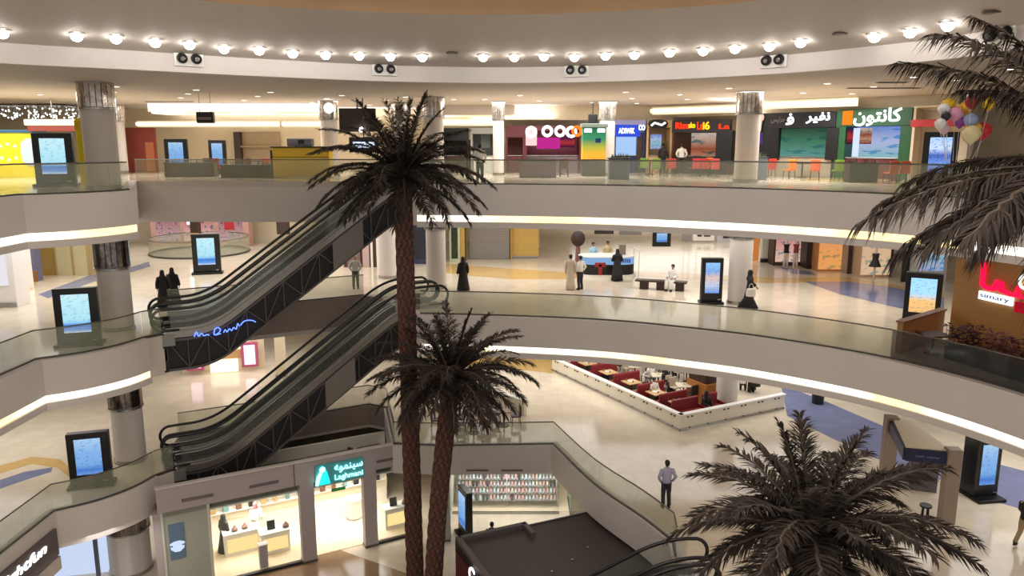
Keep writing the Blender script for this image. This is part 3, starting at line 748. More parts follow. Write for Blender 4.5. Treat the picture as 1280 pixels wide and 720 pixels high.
WALK = pose(kn=((-.1, -.14, .5), (.1, .02, .49)), an=((-.1, -.2, .09), (.1, .3, .14)), el=((-.25, .1, 1.14), (.25, -.1, 1.14)), wr=((-.24, .08, .9), (.24, -.28, .96)))
COUNTER = pose(wr=((-.18, -.28, 1.08), (.18, -.28, 1.08)), el=((-.26, -.02, 1.13), (.26, -.02, 1.13)))
SIT = pose(kn=((-.12, -.42, .5), (.12, -.42, .5)), an=((-.12, -.4, .08), (.12, -.4, .08)), wr=((-.14, -.32, .66), (.14, -.32, .66)), el=((-.24, -.04, .73), (.24, -.04, .73)), sit=.42)
def person(label, x, y, z, rz, top, legs, P_=STAND, skin=SKIN, hair=HAIR, kind='shirt', h=1.0, head=None, veil=None, cap=None):
    """facing -y before the turn rz"""
    t = thing('person', label, 'person', (x, y, z), rz); t.scale = (h, h, h)
    dz = P_.get('sit', 0); hipz = .95 - dz
    up = lambda zz: zz - dz
    J = {'pelvis': (None, (0, 0, hipz), (.135, .1)), 'waist': ('pelvis', (0, .005, up(1.12)), (.115, .085)), 'chest': ('waist', (0, .0, up(1.3)), (.14, .1)), 'neckb': ('chest', (0, .01, up(1.46)), (.07, .06)),
         'neck': ('neckb', (0, -.0, up(1.52)), .05), 'head': ('neck', (0, -.015, up(1.62)), (.075, .09)), 'crown': ('head', (0, -.005, up(1.7)), (.065, .08)), 'nose': ('head', (0, -.105, up(1.605)), .016)}
    for i, s in enumerate((-1, 1)):
        el, wr, kn, an = P_['el'][i], P_['wr'][i], P_['kn'][i], P_['an'][i]
        sh = (s * .18, .01, up(1.41)); n = str(i)
        J['sh' + n] = ('chest', sh, .06); J['ua' + n] = ('sh' + n, tuple((a + b) / 2 for a, b in zip(sh, el)), .05); J['el' + n] = ('ua' + n, el, .042); J['wr' + n] = ('el' + n, wr, .028)
        d = (Vector(wr) - Vector(el)).normalized(); side = Vector((s, 0, 0)); side = (side - d * side.dot(d)).normalized(); W = Vector(wr)
        J['pa' + n] = ('wr' + n, tuple(W + d * .07), (.032, .02))
        for q in range(4):                                                   # four fingers and a thumb
            b = W + d * .105 + side.cross(d) * (.024 * (q - 1.5)); ln = (.065, .078, .072, .055)[q]
            J['f%s%d' % (n, q)] = ('pa' + n, tuple(b + d * ln * .45 - side * .006), .0085); J['g%s%d' % (n, q)] = ('f%s%d' % (n, q), tuple(b + d * ln * .9 - side * .022), .007)
        J['th' + n] = ('pa' + n, tuple(W + d * .075 - side.cross(d) * .05), .01)
        J['hp' + n] = ('pelvis', (s * .09, 0, hipz - .05), .09); J['tm' + n] = ('hp' + n, tuple((a + b) / 2 for a, b in zip((s * .09, 0, hipz - .05), kn)), .08); J['kn' + n] = ('tm' + n, kn, .055)
        J['cf' + n] = ('kn' + n, tuple(a * .65 + b * .35 + c for a, b, c in zip(kn, an, (0, .015, 0))), .055); J['an' + n] = ('cf' + n, an, .036)
        J['to' + n] = ('an' + n, (an[0] * 1.1, an[1] - .16, an[2] - .04), (.036, .024))
    body('body', J, skin, t)
    hd = Vector((0, -.01, up(1.635)))
    e = MB()
    for s in (-1, 1): e.ball((s * .034, -.098, up(1.64)), .013, seg=6)
    e.build('eyes', EYEM, t)
    def limb(mb, pts, r): mb.tube(pts, r, 10)
    mids = lambda a, b: tuple((p + q) / 2 for p, q in zip(a, b))
    for i, s in enumerate((-1, 1)):
        an = P_['an'][i]
        MB().loft([(an[0], an[1] - .06, max(an[2] - .08, 0), .05, .135), (an[0], an[1] - .06, an[2] - .03, .05, .13), (an[0], an[1] - .01, an[2] + .03, .045, .07)], 10).build('shoe', mat('dark_shoe', (30, 26, 25), .4), t, smooth=40)
    if kind in ('shirt', 'jacket'):
        g = MB(); g.loft([(0, 0, up(.9), .17, .125), (0, 0, up(1.05), .165, .12), (0, 0, up(1.25), .18, .13), (0, .005, up(1.4), .19, .12), (0, .01, up(1.47), .12, .085), (0, .01, up(1.5), .07, .065)], 16)
        for i, s in enumerate((-1, 1)):
            el, wr = P_['el'][i], P_['wr'][i]; sh = (s * .17, .01, up(1.42))
            limb(g, [sh, mids(sh, el), el, mids(el, wr), tuple(a * .12 + b * .88 for a, b in zip(el, wr))], [.075, .068, .058, .05, .042])
        g.build('jacket' if kind == 'jacket' else 'shirt', top, t, smooth=True)
        g = MB(); g.loft([(0, 0, hipz - .1, .165, .125), (0, 0, hipz, .165, .12), (0, 0, hipz + .06, .155, .11)], 16)
        for i, s in enumerate((-1, 1)):
            kn, an = P_['kn'][i], P_['an'][i]; hp = (s * .085, 0, hipz - .02)
            limb(g, [hp, mids(hp, kn), kn, mids(kn, an), tuple(a * .04 + b * .96 for a, b in zip(kn, an))], [.1, .095, .075, .07, .066])
        g.build('trousers', legs, t, smooth=True)
        if kind == 'shirt': MB().loft([(0, 0, up(.9), .172, .128), (0, 0, up(.935), .172, .128)], 16).build('belt', BLACK, t)
    else:                                                                    # long robe / abaya
        g = MB(); fl = .34 if kind == 'abaya' else .25
        if dz:
            g.loft([(0, 0, hipz - .08, .2, .17), (0, 0, hipz + .08, .19, .14), (0, 0, up(1.25), .18, .13), (0, .005, up(1.4), .19, .12), (0, .01, up(1.48), .1, .08)], 16)
            for i, s in enumerate((-1, 1)):
                kn, an = P_['kn'][i], P_['an'][i]; limb(g, [(s * .09, 0, hipz - .0), mids((s * .09, 0, hipz), kn), kn, mids(kn, an), tuple(a * .1 + b * .9 for a, b in zip(kn, an))], [.12, .12, .11, .12, .13])
        else:
            by = (P_['an'][0][1] + P_['an'][1][1]) / 2
            g.loft([(0, by, .04, fl, fl * .85 + abs(P_['an'][0][1] - P_['an'][1][1]) * .35), (0, by * .6, .45, fl * .82, fl * .66), (0, 0, .95, .2, .16), (0, 0, 1.15, .18, .135), (0, 0, 1.3, .19, .14), (0, .005, 1.42, .19, .12), (0, .01, 1.5, .09, .075)], 18)
        for i, s in enumerate((-1, 1)):
            el, wr = P_['el'][i], P_['wr'][i]; sh = (s * .17, .01, up(1.42))
            limb(g, [sh, mids(sh, el), el, mids(el, wr), tuple(a * .1 + b * .9 for a, b in zip(el, wr))], [.08, .078, .075, .075, .08])
        g.build('abaya' if kind == 'abaya' else 'long_robe', top, t, smooth=True)
    if veil is not None:
        MB().loft([(0, .03, up(1.3), .2, .15), (0, .03, up(1.42), .19, .13), (0, .025, up(1.5), .12, .11), (0, .02, up(1.58), .1, .115), (0, .015, up(1.67), .098, .115), (0, .015, up(1.735), .075, .09), (0, .015, up(1.76), .02, .03)], 16).build('headscarf', veil, t, smooth=True)
    else:
        MB().loft([(0, .035, up(1.56), .055, .045), (0, .028, up(1.61), .084, .072), (0, .022, up(1.66), .09, .088), (0, .008, up(1.71), .085, .098), (0, .0, up(1.745), .058, .07), (0, 0, up(1.76), .015, .02)], 14).build('hair', hair, t, smooth=True)
    return t
BLK = mat('black_cloth', (18, 17, 19), .7); WHT = mat('white_cloth', (226, 222, 214), .7, var=.03); LAV = mat('lavender_shirt_cloth', (168, 164, 188), .7, var=.05)
DKT = mat('dark_trouser_cloth', (44, 38, 44), .7); GRY = mat('pale_grey_cloth', (186, 186, 182), .7); JEAN = mat('grey_green_cloth', (78, 84, 82), .7)
BEI = mat('beige_cloth', (168, 142, 108), .7); RED_W = mat('red_white_scarf', (206, 110, 110), .7, var=.3, vscale=40); LBL = mat('pale_blue_cloth', (160, 200, 214), .7)
def at3(px, py): return (*P(px, py, L3), L3)
def at2(px, py): return (*P(px, py, L2), L2)
def at4(px, py): return (*P(px, py, L4), L4)
person('left of two women in black standing by the upper escalator foot', *at3(206, 384), R(200), BLK, BLK, kind='abaya', veil=BLK, h=.98)
person('right of two women in black standing by the upper escalator foot', *at3(218, 380), R(190), BLK, BLK, kind='abaya', veil=BLK, h=.98)
person('man in pale grey shirt and dark trousers seen from behind, beneath the upper escalators', *at3(445, 361), R(190), GRY, JEAN, POCKET, hair=mat('grey_hair', (150, 146, 140), .6))
person('woman in black standing right of the palm trunk by the white column', *at3(579, 363), R(200), BLK, BLK, kind='abaya', veil=BLK, h=.99)
person('man in long beige-white robe standing left of the counter stand', *at3(713, 362), R(160), mat('robe_offwhite', (206, 192, 176), .7), BLK, kind='robe', h=1.04)
person('man in white shirt beside the robed man near the counter stand', *at3(725, 362), R(220), WHT, DKT, POCKET, h=1.0)
person('woman in black standing at the front of the lit counter stand', *at3(771, 351), R(185), BLK, BLK, COUNTER, kind='abaya', veil=BLK, h=1.0)
person('attendant in light blue behind the counter stand', *at3(741, 340), R(20), LBL, DKT, COUNTER)
person('attendant in beige behind the counter stand', *at3(759, 338), R(0), mat('sand_cloth', (206, 186, 140), .7), DKT, COUNTER)
person('woman in black walking with a white bag past the free totem', *at3(936, 385), R(80), BLK, BLK, WALK, kind='abaya', veil=BLK, h=1.0)
x, y, z = at3(936, 385)
t = thing('tote_bag', 'white bag carried by the woman walking in black', 'bag', (x - .08, y - .42, z + .62))
MB().loft([(0, 0, 0, .2, .09), (0, 0, .12, .23, .11), (0, 0, .34, .2, .07), (0, 0, .36, .18, .04)], 14).build('bag_body', WHT, t, smooth=40)
MB().tube([(-.1, 0, .35), (-.08, 0, .52), (0, 0, .58), (.08, 0, .52), (.1, 0, .35)], .012, 6).build('strap', WHT, t)
person('man in lavender shirt and dark trousers standing with his back turned on the lower floor', *at2(832, 634), R(186), LAV, DKT, POCKET, h=1.03)
person('person in dark jacket and beige trousers cut by the right edge', *at2(1278, 682), R(120), BLK, BEI, WALK, kind='jacket', h=1.02)
person('dark figure with white sleeves standing beside the tall palm crown on the top floor', *at4(600, 228), R(170), WHT, BLK, POCKET, h=.98)
person('woman in black standing before the green stall window', *at4(1092, 221), R(20), BLK, BLK, kind='abaya', veil=BLK, h=.95)
person('dark-clothed person in front of the blue stall', *at4(778, 214), R(170), BLK, BLK, kind='abaya', veil=BLK, h=.98)
person('person in dark clothes by the beige stall with oval sign', *at4(828, 216), R(150), DKT, DKT, kind='jacket')
person('white-shirted person before the red stall', *at4(851, 217), R(170), WHT, DKT, POCKET)
# ================================================================ walls
def wall(name, a, b, z0, z1, m, th=.2):
    mb = MB(); d = Vector((b[0] - a[0], b[1] - a[1])); L = d.length; d.normalize(); n = Vector((-d.y, d.x)) * th
    mb.prism([a, b, (b[0] + n.x, b[1] + n.y), (a[0] + n.x, a[1] + n.y)], z0, z1); return struct(mb.build(name, m))
wall('wall_back', (-52, 52), (-4.5, 52), L4, 4, CREAM); wall('wall_back', (-4.5, 51), (10, 51), L4, 4, CREAM)
wall('wall_back', (10, 51.5), (26, 35), L4, 4, CREAM); wall('wall_right', (26, 35), (26, 10), L4, 4, CREAM); wall('wall_back', (-4.5, 47.75), (9.8, 47.75), 3.15, 4, CREAM); wall('wall_back', (9.8, 47.7), (20.8, 36.7), 3.3, 4, CREAM)
wall('wall_left', (-34, 10), (-34, 52), L4, 4, CREAM)
wall('wall_back', (-52, 58), (0, 58), L3, L4 - 1.55, CREAM); wall('wall_back', (2, 88), (52, 88), L3, L4 - 1.55, CREAM)
wall('wall_back', (2.0, 55), (2.0, 88), L3, L4 - 1.55, CREAM)
wall('wall_back', (-52, 60), (52, 60), L2, L3 - 1.55, CREAM); wall('wall_right', (34, 60), (34, 10), L2, L3 - 1.55, CREAM)
wall('wall_right', (36, 88), (36, 10), L3, L4 - 1.55, CREAM); wall('wall_left', (-36, 10), (-36, 60), L2, L3 - 1.55, WHITE); wall('wall_left', (-36, 10), (-36, 58), L3, L4 - 1.55, WHITE)
WCOVE = glow('wall_cove', (255, 236, 190), 2.2)
def strip(a, b, z, lab, hh=.22, m=WCOVE):
    d = Vector((b[0] - a[0], b[1] - a[1])); t = thing('cove_lamp', lab, 'ceiling light', ((a[0] + b[0]) / 2, (a[1] + b[1]) / 2, z), math.atan2(d.y, d.x))
    MB().box((0, 0, 0), (d.length, .25, hh), bev=.03).build('diffuser', m, t); MB().box((0, .15, 0), (d.length, .08, hh + .2)).build('reflector', WHITE, t)
strip((-24.5, 51.2), (-15.2, 51.2), 3.0, 'long warm light cove along the cream back wall at left'); strip((-15, 51.2), (-11.8, 51.2), 3.0, 'short warm light cove left of the column with a glowing top')
strip((-4.3, 47.4), (-.9, 47.4), 3.0, 'warm light cove above the grey stall right of the tall palm')
strip((8.2, 46.4), (12.6, 42.5), 3.62, 'warm light cove above the red stall sign'); strip((13.2, 41.9), (16.8, 38.4), 3.75, 'warm light cove above the black stall sign')
# ================================================================ shop fronts
class Front:
    """a shop unit on the upright plane A-B: local x along the front, y into the shop, z up"""
    def __init__(s, name, label, A, B, px0, px1, ytop, z, cat='shop', top=None):
        s.A, s.B = A, B; s.z = z; a = math.atan2(B[1] - A[1], B[0] - A[0]); s.s0, _ = VP(px0, ytop, A, B); s.s1, zt = VP(px1, ytop, A, B)
        s.w = s.s1 - s.s0; s.h = (top if top is not None else zt) - z
        s.t = thing(name, label, cat, (A[0] + math.cos(a) * s.s0, A[1] + math.sin(a) * s.s0, z), a)
    def uv(s, px, py): q, zz = VP(px, py, s.A, s.B); return q - s.s0, zz - s.z
    def shell(s, sign_h, m_sign, m_back, depth=2.4, m_side=None, pier=.12, m_floor=None, back_name='back_wall'):
        w, h = s.w, s.h
        if sign_h: MB().box((w / 2, .06, h - sign_h / 2), (w, .24, sign_h), bev=.02).build('sign_board', m_sign, s.t)
        MB().box((w / 2, depth, (h - sign_h) / 2), (w, .1, h - sign_h)).build(back_name, m_back, s.t)
        for x in (pier / 2, w - pier / 2): MB().box((x, depth / 2, (h - sign_h) / 2), (pier, depth, h - sign_h)).build('side_pier', m_side or m_sign, s.t)
        MB().box((w / 2, depth / 2 + .1, h - sign_h + .03), (w, depth, .06)).build('canopy', m_side or m_sign, s.t)
        return s
    def panel(s, name, px0, py0, px1, py1, m, y=-.08, th=.05):
        x0, z1 = s.uv(px0, py0); x1, z0 = s.uv(px1, py1); return MB().box(((x0 + x1) / 2, y, (z0 + z1) / 2), (x1 - x0, th, z1 - z0), bev=.01).build(name, m, s.t)
    def counter(s, h=1.05, m=WOOD, mt=STEEL, y=.2):
        c = MB().box((s.w / 2, y + .3, h / 2), (s.w - .3, .6, h), bev=.02).build('counter', m, s.t); MB().box((s.w / 2, y + .28, h + .02), (s.w - .2, .72, .05), bev=.01).build('counter_top', mt, c); return c
    def words(s, body, px0, py0, px1, py1, m, y=-.1, shear=0, name='lettering'):
        x0, z1 = s.uv(px0, py0); x1, z0 = s.uv(px1, py1)
        return text(body, .5, m, s.t, name, ((x0 + x1) / 2, y, (z0 + z1) / 2), width=x1 - x0, height=z1 - z0, shear=shear, bold=.022)
LW = glow('letter_white', (255, 255, 255), 2.4); LR = glow('letter_red', (255, 60, 30), 1.6); LY = glow('letter_yellow', (255, 200, 40), 1.6); LO = glow('letter_orange', (255, 120, 30), 1.5)
MEN1 = screen('menu_food', [(0, (150, 60, 50)), (.3, (220, 160, 130)), (.6, (170, 90, 60)), (1, (230, 210, 190))], .7, .8, 5)
MEN2 = screen('menu_teal', [(0, (80, 120, 120)), (.4, (120, 180, 170)), (.7, (90, 150, 120)), (1, (60, 90, 70))], .65, .6, 5)
MEN3 = screen('menu_blue', [(0, (170, 180, 220)), (.4, (150, 200, 210)), (.7, (190, 200, 240)), (1, (120, 150, 220))], .8, .7, 5)
MEN4 = screen('menu_red', [(0, (60, 20, 60)), (.5, (200, 60, 60)), (1, (30, 30, 80))], .8, .7, 5)
FM0 = (-4.5, 47.2); FM1 = (9.6, 47.2); FC1 = (20.4, 36.4)
s = Front('food_stall', 'maroon stall front left of the pink stall', FM0, FM1, 632, 656, 157, L4); MAR = mat('maroon_board', (92, 30, 38), .5)
s.shell(.7, MAR, mat('maroon_inside', (120, 60, 50), .6), 1.6); s.counter(1.0, MAR)
s = Front('food_stall', 'grey stall front with a dark opening left of the maroon stall', FM0, FM1, 588, 620, 160, L4); s.shell(.35, mat('grey_board', (150, 148, 142), .5), mat('grey_inside', (120, 122, 122), .6), 1.8, m_side=mat('grey_board', (0, 0, 0))); s.counter(1.0, WHITE)
s.panel('menu_panel', 600, 168, 612, 185, mat('dull_menu', (180, 186, 180), .4), y=1.7)
s = Front('food_stall', 'dark stall front just right of the tall palm fronds', FM0, FM1, 553, 586, 160, L4); s.shell(.75, BLACK, mat('dark_inside', (66, 56, 50), .6), 1.8); s.counter(1.0, DWOOD)
s = Front('food_stall', 'pink stall with big white rings and magenta pictures', FM0, FM1, 656, 727, 157, L4)
PNK = mat('magenta_board', (180, 40, 130), .45); s.shell(.3, MAR, mat('pink_inside', (168, 96, 108), .6), 1.8); s.counter(1.0, mat('purple_grey', (112, 92, 104), .5))
s.panel('magenta_panel', 671, 172, 700, 186, glow('magenta_glow', (214, 50, 160), .8)); s.panel('picture_panel', 700, 172, 718, 184, MEN4)
s.panel('pale_panel', 657, 160, 671, 182, mat('pale_pink', (214, 180, 190), .5))
mb = MB()
for px, py in ((664, 165), (684, 164), (700, 164), (714, 165)):
    x, z = s.uv(px, py); mb.tube([(x + .26 * math.cos(a), -.12, z + .26 * math.sin(a)) for a in [2 * math.pi * i / 18 for i in range(19)]], .09, 6, cap=False)
mb.build('ring_letters', LW, s.t, smooth=True); x, z = s.uv(721, 164); MB().tube([(x + .24 * math.cos(a), -.12, z + .24 * math.sin(a)) for a in [2 * math.pi * i / 18 for i in range(19)]], .1, 6, cap=False).build('orange_ring', LO, s.t, smooth=True)
s = Front('food_stall', 'blue-lit stall with white letters right of the slim column', FM0, FM1, 768, 807, 152, L4); BLU = glow('blue_light_panel', (60, 90, 230), .9)
s.shell(.0, WHITE, glow('ice_blue_wall', (170, 205, 250), 1.0), 1.8, m_side=mat('navy_board', (24, 36, 84), .4)); s.counter(1.0, mat('navy_board', (0, 0, 0)))
s.panel('sign_board', 769, 156, 800, 171, BLU); s.panel('header', 769, 150, 807, 156, mat('lilac_board', (160, 160, 214), .5)); s.words('ADIWIK', 773, 160, 793, 167, LW); s.words('co', 798, 156, 806, 163, LW)
x0, z1 = s.uv(797, 170); MB().box((x0 + .25, .3, 1.2), (.5, .4, 2.4), bev=.02).build('dark_pillar', DWOOD, s.t)
s = Front('food_stall', 'beige stall with a black oval sign and white swoosh', FM0, FM1, 809, 841, 150, L4); BG = mat('beige_board', (214, 178, 128), .5)
s.shell(.45, BG, mat('beige_inside', (206, 180, 140), .6), 1.6); s.counter(1.0, BG); s.panel('menu_panel', 813, 168, 826, 186, MEN3)
x0, z0 = s.uv(822, 155); MB().loft([(x0, -.14, z0 - .26, .2, .05), (x0, -.14, z0 - .2, .5, .07), (x0, -.14, z0, .62, .08), (x0, -.14, z0 + .2, .5, .07), (x0, -.14, z0 + .26, .2, .05)], 20).build('oval_sign', BLACK, s.t)
MB().tube([(x0 + a, -.24, z0 + b) for a, b in ((-.42, -.1), (-.22, .06), (0, .0), (.2, -.07), (.42, .08))], .06, 6).build('swoosh', LW, s.t)
s = Front('food_stall', 'black-fronted stall with red and yellow letters left of the thick column', FM1, FC1, 841, 914, 149, L4); s.shell(.72, mat('black_board', (26, 22, 24), .4), MEN1, 2.0, m_side=mat('brown_side', (96, 60, 44), .5))
s.counter(1.0, DWOOD); s.words('Rkm', 846, 153, 862, 161, LR); s.words('ako', 862, 153, 870, 160, LY, name='yellow_letters'); s.words('Le', 873, 152, 880, 162, LR, name='red_letters'); s.words('i6', 880, 152, 888, 162, LY, name='yellow_letters'); s.words('La', 900, 155, 913, 161, LR, name='red_letters')
s.panel('dark_pillar', 896, 163, 914, 205, BLACK, y=.1, th=.3)
AR = lambda u: u
s = Front('food_stall', 'black stall with white script letters and a green picture window', FM1, FC1, 945, 1046, 139, L4); s.shell(.8, mat('navy_black', (18, 18, 28), .4), MEN2, 1.8, m_side=BLACK, pier=.1)
s.counter(1.0, mat('pale_counter', (176, 160, 140), .4)); s.panel('dark_panel', 946, 160, 972, 200, BLACK, y=.1, th=.3); s.panel('dark_panel', 1034, 160, 1046, 200, BLACK, y=.1, th=.3); s.panel('purple_panel', 947, 166, 954, 180, glow('purple_panel', (120, 80, 170), .5))
s.words('\ufeae\ufef4\ufed4\ufee7', 1009, 141, 1038, 154, LW); s.words('\ufeb2\ufef4\ufedf\ufeae\ufe9f', 965, 146, 982, 154, mat('dull_letters', (120, 112, 112), .5), name='dull_lettering'); s.words('\ufed3', 984, 142, 993, 156, LW, name='white_letter')
x0, z0 = s.uv(952, 147); MB().ball((x0, -.15, z0), .24, sc=(1, .4, 1)).loft([(x0 + .02, -.15, z0 - .75, .06, .04), (x0, -.15, z0 - .2, .13, .06)], 10).build('cone_emblem', mat('cone_cream', (232, 214, 200), .4), s.t, smooth=True)
s = Front('food_stall', 'green stall with large white letters and an orange square emblem', FM1, FC1, 1047, 1142, 134, L4); GRN = mat('deep_green_board', (20, 84, 44), .4)
s.shell(.85, GRN, MEN3, 1.6, m_side=GRN, pier=.5); s.counter(1.0, MAR); s.words('\ufee5\ufeee\ufe98\ufee7\ufe8e\ufedb', 1069, 136, 1127, 157, LW)
s.panel('orange_emblem', 1055, 139, 1066, 156, LO, y=-.1); s.panel('menu_panel', 1053, 161, 1064, 180, MEN4, y=.3); s.panel('menu_panel', 1072, 160, 1086, 180, MEN1, y=.3); s.panel('white_strip', 1065, 160, 1070, 196, glow('white_strip', (220, 235, 255), 1.0), y=.25)
s = Front('red_beam_front', 'cream front with a red beam behind the blue-wave totem', FM1, FC1, 1143, 1215, 130, L4, 'wall front'); s.shell(.1, CREAM, CREAM, 1.0); s.panel('red_beam', 1142, 150, 1215, 158, mat('red_beam', (190, 36, 36), .4), y=-.2, th=.3)
# left part of the top floor
BW0 = (-40, 47.5); BW1 = (0, 47.5)
s = Front('wall_boards', 'dark red boards behind the slim columns at top left', BW0, BW1, 153, 192, 160, L4, 'wall boards', top=2.7); BR = mat('brick_red_board', (128, 52, 40), .6); MB().box((s.w / 2, .2, s.h / 2), (s.w, .12, s.h), bev=.02).build('board', BR, s.t); MB().box((s.w * .8, .1, s.h * .35), (.5, .1, s.h * .65)).build('orange_panel', mat('orange_brown', (170, 96, 60), .5), s.t)
s = Front('shop_recess', 'beige recess with a dark post in the cream back wall', (-40, 51.6), (0, 51.6), 293, 348, 165, L4, 'shop'); MB().box((s.w / 2, .3, s.h / 2), (s.w, .1, s.h)).build('back_panel', mat('beige_recess', (178, 158, 130), .6), s.t); MB().box((.2, 0, s.h / 2), (.4, .5, s.h)).build('dark_post', DWOOD, s.t); MB().box((s.w / 2, 0, s.h * .62), (s.w, .35, .12)).build('shelf', BEI, s.t)
x, y = P(385, 222, L4)
t = thing('counter_kiosk', 'yellow counter with a dark top beyond the glass, left of the tall palm crown', 'counter', (x - .2, y, L4)); YEL = mat('bright_yellow', (222, 186, 44), .4)
MB().box((0, 0, .78), (2.9, .9, 1.5), bev=.03).build('front', YEL, t); MB().box((0, 0, 1.56), (3.05, 1.05, .07), bev=.02).build('top', DARK, t); MB().box((0, -.46, 1.05), (2.9, .02, .02)).build('seam', DWOOD, t); MB().box((-1.5, .2, .7), (.14, 1.2, 1.4)).build('side', DARK, t)
t2 = thing('equipment_box', 'grey box of goods on the yellow counter', 'goods', (x - .3, y, 1.6)); MB().box((0, 0, .2), (1.3, .5, .4), bev=.06).build('case', mat('grey_violet', (140, 138, 152), .5), t2); MB().box((.1, -.26, .22), (.3, .03, .2)).build('opening', BLACK, t2)
t = thing('hanging_sign', 'black hanging sign box under the ceiling at left', 'sign', Q(257, 147, 36)); MB().box((0, 0, 0), (.78, .25, .5), bev=.03).build('case', BLACK, t); MB().box((0, -.13, -.04), (.6, .02, .12)).build('pale_marks', mat('grey_marks', (130, 120, 116), .5), t)
for sx in (-.25, .25): MB().tube([(sx, 0, .25), (sx, 0, 4 - Q(257, 147, 36)[2])], .015, 6).build('hanger', STEEL, t)
x, y = P(455, 214, L4); t = thing('hanging_screen', 'screen glowing white beside the palm crown', 'screen', (*Q(455, 181, 40)[:2], Q(455, 181, 40)[2])); MB().box((0, 0, 0), (1.5, .15, .75), bev=.02).build('frame', BLACK, t); MB().box((0, -.08, .0), (1.1, .02, .3)).build('picture', glow('screen_white', (215, 232, 255), 1.4), t); MB().tube([(0, 0, .3), (0, 0, 4 - Q(455, 181, 40)[2])], .03, 6).build('pole', BLACKM, t)
q = Q(447, 150, 41); t = thing('ceiling_panel', 'dark panel hanging over the screen left of the palm crown', 'panel', q); MB().box((0, 0, 0), (1.9, .2, 1.2), bev=.02).build('board', mat('dark_brown_panel', (50, 42, 38), .5), t); MB().ball((.2, -.15, -.5), .12).build('bulb', LAMP, t); MB().tube([(0, 0, .6), (0, 0, 4 - q[2])], .03, 6).build('hanger', BLACKM, t)
q = Q(411, 135, 41.5); t = thing('globe_lamp', 'round white lamp over the column top right of the yellow counter', 'lamp', q); MB().ball((0, 0, 0), .26, seg=16).build('globe', glow('globe_white', (255, 250, 240), 6), t, smooth=True); MB().tube([(0, 0, .2), (0, 0, 4 - q[2])], .03, 6).build('stem', STEEL, t)
# yellow play booth at far left
x, y = P(22, 222, L4); t = thing('play_booth', 'yellow booth with rounded top and pale disc at far left on the top floor', 'booth', (x, y, L4), R(20))
pr = [(-1.7, 0), (-1.7, 1.9)] + [(-1.7 + .5 * (1 - math.cos(R(a))), 1.9 + .5 * math.sin(R(a))) for a in range(10, 91, 20)] + [(1.2 + .5 * math.sin(R(a)), 1.9 + .5 * math.cos(R(a))) for a in range(0, 91, 20)] + [(1.7, 0)]
MB().add([(x_, -.25, z_) for x_, z_ in pr] + [(x_, .25, z_) for x_, z_ in pr], [tuple(range(len(pr))), tuple(range(2 * len(pr) - 1, len(pr) - 1, -1))] + [(i, (i + 1) % len(pr), len(pr) + (i + 1) % len(pr), len(pr) + i) for i in range(len(pr))]).build('panel', mat('lemon_yellow', (232, 214, 30), .4), t)
MB().loft([(.75, -.3, .6, .12, .03), (.75, -.3, .8, .33, .05), (.75, -.3, 1.3, .42, .06), (.75, -.3, 1.8, .33, .05), (.75, -.3, 2.0, .12, .03)], 18).build('pale_disc', mat('pale_blue_disc', (176, 196, 206), .4), t)
d_ = MB()
for k in range(14): d_.ball((-1.5 + .32 * (k % 7), -.27, .9 + .7 * (k // 7) + .1 * (k % 2)), .09, sc=(1, .4, 1))
d_.build('dots', mat('dot_mix', (240, 236, 190), .4), t); MB().box((0, -.3, 2.35), (3.2, .1, .16), bev=.03).build('header', mat('teal_header', (40, 90, 120), .4), t)
MB().ball((1.35, -.3, .85), .26, sc=(1, .5, .8)).build('violet_toy', mat('violet_toy', (120, 70, 130), .5), t); MB().box((1.4, -.3, 1.5), (.3, .1, .5), bev=.05).build('green_panel', mat('green_panel', (90, 160, 70), .5), t)
q = Q(104, 190, 33.5); t = thing('yellow_post', 'tall yellow post between the top-floor left totem and the thick column', 'post', (q[0], q[1], L4)); MB().box((0, 0, 1.4), (.32, .3, 2.8), bev=.03).build('post', mat('lemon_yellow', (0, 0, 0)), t); MB().box((0, -.03, 2.5), (.36, .3, .4), bev=.02).build('cap', YEL, t)
q = Q(55, 160, 40); t = thing('light_band', 'bright band lamp over a dark red board at top left', 'lamp', (q[0] + .5, q[1], 2.6)); MB().box((0, 0, .2), (2.9, .2, .3), bev=.04).build('diffuser', WCOVE, t); MB().box((0, 0, -.1), (2.6, .25, .3), bev=.03).build('red_board', BR, t); MB().tube([(0, 0, .3), (0, 0, 1.4)], .03, 6).build('hanger', STEEL, t)
t = thing('crystal_chandelier', 'cluster of small crystal lights under the ceiling at far left', 'chandelier', (*P(45, 138, 3.7), 3.7)); MB().box((0, 0, .22), (5.2, 4, .06)).build('canopy', STEEL, t)
m_ = MB(); g_ = MB(); rr = random.Random(4)
for k in range(95):
    a, b, c = rr.uniform(-2.5, 2.5), rr.uniform(-1.9, 1.9), rr.uniform(-.45, .1); m_.ball((a, b, c), .045, seg=6); g_.tube([(a, b, c), (a, b, .2)], .006, 4)
m_ = m_.build('bulbs', glow('crystal', (235, 240, 240), 5), t); m_['kind'] = 'stuff'; g_.build('wires', STEEL, t)['kind'] = 'stuff'
